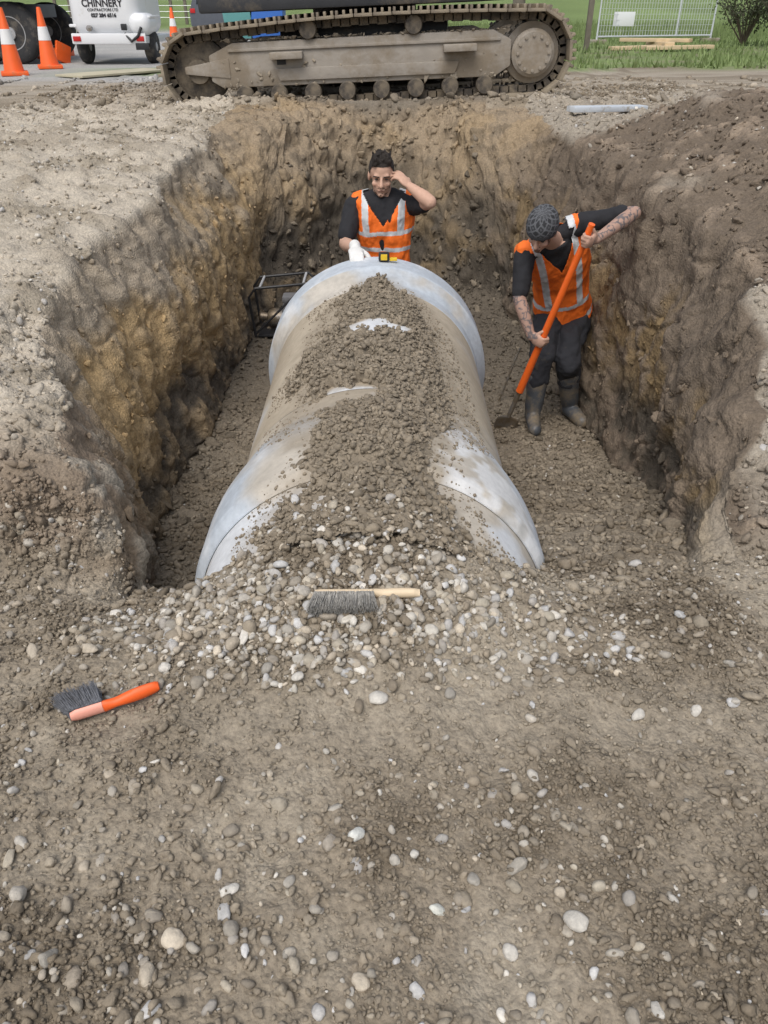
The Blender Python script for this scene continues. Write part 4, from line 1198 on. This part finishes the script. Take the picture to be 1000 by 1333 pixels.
# ------------------------------------------------------------------ background things
def cone(px, py, label, h=.9, tilt=None):
    p, n_ = gpix(px, py)
    t_ = empty('traffic_cone', p, label, 'traffic cone', 'orange traffic cones around the yard')
    if tilt: t_.rotation_euler = tilt; t_.location.z += .17
    k = h / .9
    MB().box((0, 0, .03), (.40 * k, .40 * k, .055), Matrix.Rotation(.4, 3, 'Z'), .015).build('base', M['orange_plastic'], t_, True)
    MB().lathe([(.155 * k, .055), (.148 * k, .08), (.035 * k, .88 * k), (.028 * k, .9 * k)], (0, 0, 0), (0, 0, 1), 24).build('body', M['orange_plastic'], t_, True)
    f = lambda z: (.148 + (.035 - .148) * (z / k - .08) / .8) * k + .004
    MB().lathe([(f(.42 * k) - .002, .42 * k), (f(.42 * k), .421 * k), (f(.62 * k), .619 * k), (f(.62 * k) - .002, .62 * k)], (0, 0, 0), (0, 0, 1), 24).build('reflective_band', M['white_band'], t_, True)
    return t_
cone(20, 98, 'orange traffic cone with white band, nearest cone, in front of the truck wheel')
cone(66, 89, 'orange traffic cone with white band standing between the truck and the white trailer')
cone(228, 55, 'orange traffic cone with white band right of the white trailer, farthest away')
cone(86, 82, 'orange traffic cone tipped on its side left of the white trailer', .75, (R(-97), 0, R(62)))
bp_ = gpix(90, 72)[0]; bp_ = bp_ + Vector((0, -.2, 0))
t_ = empty('barrier_board', bp_, 'pink orange plastic barrier lying low beside the tipped cone', 'barrier')
Q = lambda a, b, c: bp_ + Vector((a, b, c))
MB().box(Q(0, 0, .30), (.36, .06, .30), None, .02).build('board', M['pink_plastic'], t_)
for sx in (-.12, .12): MB().box(Q(sx, 0, .07), (.06, .3, .14), None, .015).build('leg', M['orange_plastic'], t_)

# white tank trailer
gz = gpix(150, 84)[0]
tb = Vector((-5.05, gz.y, drop(-5.05, gz.y).z))
t_ = empty('tank_trailer', tb, 'white water tank trailer with black lettering parked in the yard', 'trailer')
Q = lambda a, b, c: tb + Vector((a, b, c))
mb = MB(); mb.box(Q(-.08, .9, 1.05), (1.26, 1.9, 1.2), None, .22); mb.build('tank', M['white_paint'], t_)
MB().box(Q(.0, .8, .40), (1.35, 1.9, .12), None, .02).build('chassis', M['galv'], t_)
MB().box(Q(.0, -.16, .42), (1.36, .05, .17), None, .02).build('rear_bumper', M['white_paint'], t_)
MB().box(Q(.57, .2, .64), (.38, .7, .36), None, .15).build('pump_housing', M['white_paint'], t_)
MB().box(Q(-.62, .35, .62), (.26, .7, .05), None, .02).build('mudguard', M['white_paint'], t_)
MB().box(Q(.62, .35, .62 + .14), (.3, .7, .04), None, .015).build('mudguard', M['white_paint'], t_)
for sx in (-.62, .64):
    w = MB().lathe([(.14, -.09), (.22, -.10), (.265, -.075), (.28, -.04), (.28, .04), (.265, .075), (.22, .10), (.14, .09)], Q(sx, .35, .28), (1, 0, 0), 28).build('wheel', M['tyre'], t_)
    MB().lathe([(.03, -.105), (.05, -.1), (.13, -.07), (.14, -.08), (.14, .08), (.13, .07), (.03, .105)], Q(sx, .35, .28), (1, 0, 0), 20).build('rim', M['rim'], w)
for sx in (-.58, .58): MB().box(Q(sx, -.19, .42), (.14, .02, .08), None, .006).build('tail_light', M['red'], t_)
MB().box(Q(.60, -.192, .3), (.24, .02, .11), None, .006).build('number_plate', M['black_plastic'], t_)
MB().tube([Q(.3, -.15, .5), Q(.42, -.2, .38), Q(.55, -.2, .46), Q(.62, -.16, .6)], .025, 8).build('hose', M['black_plastic'], t_)
MB().cyl(Q(-.35, -.05, .58), Q(-.35, -.13, .58), .05, n=16).build('outlet_valve', M['rim'], t_)
MB().box(Q(.28, -.075, .60), (.10, .05, .10), None, .01).build('control_box', M['black_plastic'], t_)
def text(s, p, h, parent, wid=None, off=.004):
    cu = bpy.data.curves.new('lettering', 'FONT'); cu.body = s; cu.size = h; cu.align_x = 'CENTER'; cu.extrude = .002; cu.offset = off
    o = bpy.data.objects.new('tmp', cu); col.objects.link(o)
    dg = bpy.context.evaluated_depsgraph_get(); dg.update()
    me = bpy.data.meshes.new_from_object(o.evaluated_get(dg)); bpy.data.objects.remove(o)
    xs_ = [v.co.x for v in me.vertices]; w0 = max(xs_) - min(xs_)
    sx = (wid / w0) if wid else 1
    me.transform(Matrix.Translation(p) @ Matrix.Rotation(R(90), 4, 'X') @ Matrix.Diagonal((sx, 1, 1, 1)))
    return link('lettering', me, M['text'], parent)
text('CHINNERY', Q(-.06, -.056, .915), .16, t_, .74)
text('CONTRACTORS LTD', Q(-.06, -.056, .845), .06, t_, .56, .001)
text('027 284 6516', Q(-.06, -.056, .755), .08, t_, .46)

# truck at left
kz = gpix(30, 84)[0]
tb = Vector((-7.55, kz.y + .2, drop(-7.5, kz.y).z))
t_ = empty('truck', tb, 'dark grey tipper truck at the left edge with large wheels', 'truck')
Q = lambda a, b, c: tb + Vector((a, b, c))
for sx in (.0, .62, -2.6):
    for sy in (.0, 1.9):
        w = MB().lathe([(.26, -.12), (.40, -.14), (.47, -.12), (.5, -.08), (.5, .12), (.47, .14), (.26, .14)], Q(sx, sy, .5), (0, 1, 0), 36).build('wheel', M['tyre'], t_)
        MB().lathe([(.06, -.16), (.10, -.155), (.11, -.06), (.22, -.04), (.26, -.125), (.275, -.125), (.275, .1), (.06, .1)], Q(sx, sy, .5), (0, 1, 0), 28).build('rim', M['rim'], w)
MB().box(Q(-1.2, .95, .85), (4.4, .9, .22), None, .02).build('chassis', M['truck_grey'], t_)
MB().box(Q(-.6, .95, 1.65), (3.6, 2.3, 1.1), None, .05).build('tipper_body', M['truck_grey'], t_)
MB().box(Q(-3.2, .95, 1.7), (1.4, 2.2, 1.9), None, .09).build('cab', M['white_paint'], t_)
MB().box(Q(.3, -.1, 1.07), (1.5, .35, .03), None, .01).build('mudguard', M['black_plastic'], t_)

def flat_at(px, Y):
    p = at(px, 100, Y); return drop(p.x, Y)
p = flat_at(287, 34)
t_ = empty('parked_car', p, 'dark grey vehicle parked far behind the excavator, left of the blue bin', 'car')
Q = lambda a, b, c: p + Vector((a, b, c))
MB().prism([(p.x - .9, p.z + .3), (p.x + .9, p.z + .3), (p.x + .92, p.z + .85), (p.x + .75, p.z + 1.0), (p.x + .62, p.z + 1.5), (p.x - .62, p.z + 1.5), (p.x - .75, p.z + 1.0), (p.x - .92, p.z + .85)], p.y, p.y + 4.2, .06).build('body', M['truck_grey'], t_)
MB().prism([(p.x - .62, p.z + 1.0), (p.x + .62, p.z + 1.0), (p.x + .54, p.z + 1.42), (p.x - .54, p.z + 1.42)], p.y - .012, p.y - .004).build('rear_window', M['glass'], t_)
for sx in (-.78, .78):
    MB().lathe([(.1, -.1), (.3, -.1), (.33, -.06), (.33, .06), (.3, .1), (.1, .1)], Q(sx, .7, .33), (1, 0, 0), 24).build('wheel', M['tyre'], t_)
    MB().box(Q(sx, -.01, .8), (.18, .03, .14), None, .005).build('tail_light', M['red'], t_)
p = flat_at(316, 30)
t_ = empty('skip_bin', p, 'teal skip bin behind the excavator, beside the blue bin', 'bin')
MB().prism([(p.x - .4, p.z + .05), (p.x + .4, p.z + .05), (p.x + .52, p.z + 1.0), (p.x - .52, p.z + 1.0)], p.y, p.y + 1.2, .02).build('tub', M['teal'], t_)
MB().box(p + Vector((0, .6, 1.02)), (1.12, 1.28, .06), None, .02).build('rim', M['teal'], t_)
p = flat_at(352, 30)
t_ = empty('crate', p, 'blue bin with open top behind the excavator, right of the teal skip', 'bin')
MB().prism([(p.x - .5, p.z + .02), (p.x + .5, p.z + .02), (p.x + .56, p.z + .95), (p.x - .56, p.z + .95)], p.y, p.y + 1.0, .03).build('tub', M['blue'], t_)
MB().box(p + Vector((0, .5, .96)), (1.2, 1.1, .06), None, .02).build('rim', M['blue'], t_)
p = flat_at(668, 24)
tag(MB().lathe([(.17, -.1), (.16, 2), (.12, 8)], p, (0, 0, 1), 16).build('utility_pole', M['post']), 'thick grey utility pole rising behind the right end of the excavator', 'pole')

# post and wire fence far left
f0 = flat_at(90, 46); f1 = flat_at(270, 46)
t_ = empty('wire_fence', (f0 + f1) / 2, 'weathered post and wire fence far beyond the yard at upper left', 'fence')
for k in range(11):
    q_ = f0.lerp(f1, k / 10); q_ = drop(q_.x, q_.y)
    MB().box(q_ + Vector((0, 0, .6)), (.14, .14, 1.3), None, .01).build('post', M['post'], t_)
for hz in (.3, .55, .8, 1.05): MB().tube([f0 + Vector((0, -.08, hz)), f1 + Vector((0, -.08, hz))], .012, 5).build('wire', M['galv'], t_)

# mesh fence at upper right
fb_ = gpix(776, 57)[0]; fY = fb_.y + 1.5; fe = at(926, 44, fY); fe = drop(fe.x, fY)
t_ = empty('mesh_fence', fb_, 'temporary galvanised mesh fence section standing on grass at upper right', 'fence')
ax = (fe - fb_); ax.z = 0; W = ax.length; ax.normalize(); z0 = Vector((.03, .10, 1)).normalized()
Q = lambda a, h: fb_ + ax * a + z0 * h
mb = MB(); mb.tube([Q(0, .05), Q(0, 2.1), Q(W, 2.1), Q(W, .05)], .03, 8); mb.tube([Q(0, .18), Q(W, .18)], .025, 8); mb.tube([Q(W * .68, .18), Q(W * .68, 2.1)], .022, 8); mb.build('frame', M['galv'], t_)
mb = MB()
for k in range(1, int(W / .1)): mb.tube([Q(k * .1, .18), Q(k * .1, 2.1)], .0065, 4)
for k in range(1, 14): mb.tube([Q(0, .18 + k * .14), Q(W, .18 + k * .14)], .0055, 4)
mb.build('mesh_infill', M['galv'], t_)
for a in (0, W): MB().box(Q(a, .05), (.6, .22, .12), None, .03).build('foot', M['exframe'], t_)
MB().box(Q(.85, .62) + Vector((0, -.05, 0)), (.62, .02, .36), None, .004).build('sign_board', M['white_paint'], t_)
gp_ = at(766, 40, 22)
tag(MB().box(drop(gp_.x, 22) + Vector((0, 0, .7)), (.12, .12, 1.5), None, .01).build('fence_post', M['post']), 'single timber post on the grass left of the mesh fence', 'post')

# timber boards
g0 = gpix(800, 66)[0]
for k, (xa, ya_, xb, yb_, hz, lab) in enumerate([(796, 0, 862, .5, .05, 'pale timber board lying lowest and nearest in the scattered pile by the mesh fence'), (840, -.1, 927, .25, .06, 'pale timber board lying farthest right in the scattered pile by the mesh fence'), (808, 1.5, 898, .3, .19, 'timber board slanting on top of the scattered pile by the mesh fence'), (846, 1.4, 872, .1, .12, 'short timber board pointing away from the excavator in the scattered pile by the mesh fence')]):
    p0 = at(xa, 60, g0.y + ya_); p0.z = g0.z + hz; p1 = at(xb, 60, g0.y + yb_); p1.z = g0.z + hz + .02
    d = p1 - p0; q_ = Vector((1, 0, 0)).rotation_difference(d.normalized())
    tag(MB().box((p0 + p1) / 2, (d.length, .24, .08), q_.to_matrix(), .006).build('timber_board', M['timber']), lab, 'board', 'timber boards by the mesh fence')
p0 = gpix(90, 102)[0]; p1 = gpix(205, 93)[0]; d = p1 - p0; q_ = Vector((1, 0, 0)).rotation_difference(d.normalized())
tag(MB().box((p0 + p1) / 2 + Vector((0, 0, .03)), (d.length, .6, .03), q_.to_matrix(), .004).build('plywood_sheet', M['plywood']), 'pale board sheet lying flat on the ground before the white trailer', 'board')
p0 = gpix(742, 151)[0]; p1 = at(838, 139, p0.y + .35); p1 = drop(p1.x, p1.y); d = p1 - p0; q_ = Vector((1, 0, 0)).rotation_difference(d.normalized())
tag(MB().box((p0 + p1) / 2 + Vector((0, 0, .06)), (d.length * 1.0, .14, .05), q_.to_matrix(), .008).build('metal_plank', M['alu']), 'light grey metal plank lying on the right bank below the excavator', 'plank')

# grass
ng = 30000
gx = rng.uniform(1.6, 24, ng); gy = 15.6 + 30 * rng.random(ng) ** 1.4
ok = (gx < .62 * gy + 1)
pn_ = fbm(np.stack([gx, gy, gx * 0 + .7], 1), 1.1, 3, 13)
ok &= (pn_ < .15) | (gy > 26) | (rng.random(ng) < .2)
gx, gy = gx[ok], gy[ok]; ng = len(gx)
gzv = .7 + np.clip(gy - 40, 0, 400) * .03
gh = rng.uniform(.05, .18, ng) * (1 + (gy > 30)); gw = rng.uniform(.012, .03, ng); an = rng.uniform(0, math.pi, ng)
dxy = np.stack([np.cos(an), np.sin(an)], 1)
b0 = np.stack([gx, gy, gzv], 1)
v0 = b0.copy(); v0[:, :2] -= dxy * gw[:, None]; v1 = b0.copy(); v1[:, :2] += dxy * gw[:, None]
v2 = b0.copy(); v2[:, 2] += gh; v2[:, :2] += rng.normal(size=(ng, 2)) * .04
V = np.stack([v0, v1, v2], 1).reshape(-1, 3); F = np.arange(len(V)).reshape(-1, 3)
o = link('grass', mesh_np('grass', V, F), M['grass'])
tag(o, 'green grass growing on the verge behind the excavator', 'grass', None, 'stuff')

def shrub(px, Y, w, h, label, seed):
    b_ = flat_at(px, Y); rr = np.random.default_rng(seed)
    t_ = empty('shrub', b_, label, 'shrub')
    mb = MB(); tips = []
    for k in range(26):
        a_ = rr.uniform(0, 6.28); l = rr.uniform(.5, 1); e = b_ + Vector((math.cos(a_) * w * l * .5, math.sin(a_) * w * l * .5, h * rr.uniform(.55, 1)))
        m_ = b_.lerp(e, .5) + Vector((rr.normal() * .08, rr.normal() * .08, .12))
        mb.tube([b_, m_, e], [.025, .015, .006], 5); tips += [m_, e, m_.lerp(e, .5)]
    mb.build('branches', M['twig'], t_)
    c = np.array([p[:] for p in tips]); i_ = rr.integers(0, len(c), 2600)
    p_ = c[i_] + rr.normal(size=(2600, 3)) * np.array([.16, .16, .13])
    p_[:, 2] = np.maximum(p_[:, 2], b_.z + .02)
    d1 = rr.normal(size=(2600, 3)); d1 /= np.linalg.norm(d1, axis=1, keepdims=True); d2 = np.cross(d1, rr.normal(size=(2600, 3))); d2 /= np.linalg.norm(d2, axis=1, keepdims=True)
    s_ = rr.uniform(.02, .05, (2600, 1))
    V = np.stack([p_ - d1 * s_, p_ + d2 * s_ * .5, p_ + d1 * s_, p_ - d2 * s_ * .5], 1).reshape(-1, 3)
    link('foliage', mesh_np('foliage', V, np.arange(len(V)).reshape(-1, 4), None, False), M['leaf'], t_)
shrub(958, 25, 1.6, 1.5, 'dark scrubby shrub right of the mesh fence', 1)
shrub(1005, 24, 1.8, 1.8, 'larger dark shrub at the right edge of the grass', 2)

# ------------------------------------------------------------------ light
w = bpy.data.worlds.new("World"); scene.world = w; w.use_nodes = True
nt = w.node_tree; bg = nt.nodes['Background']
sky = nt.nodes.new('ShaderNodeTexSky'); sky.sky_type = 'NISHITA'; sky.sun_disc = False
sky.sun_elevation = R(58); sky.sun_rotation = R(200); sky.dust_density = 3; sky.air_density = 1; sky.ozone_density = 1
hs = nt.nodes.new('ShaderNodeHueSaturation'); hs.inputs['Saturation'].default_value = .55
nt.links.new(sky.outputs[0], hs.inputs['Color']); nt.links.new(hs.outputs[0], bg.inputs['Color'])
bg.inputs['Strength'].default_value = .15
sl = bpy.data.lights.new('sun', 'SUN'); sl.energy = 2.0; sl.angle = R(40); sl.color = (1, .97, .93)
so = bpy.data.objects.new('sun', sl); col.objects.link(so)
el, rot_ = R(58), R(200)
dirv = Vector((math.sin(rot_) * math.cos(el), math.cos(rot_) * math.cos(el), math.sin(el)))
so.rotation_euler = (-dirv).to_track_quat('-Z', 'Y').to_euler(); so.location = (0, 0, 20)
scene.view_settings.view_transform = 'Standard'; scene.view_settings.look = 'None'; scene.view_settings.exposure = 0
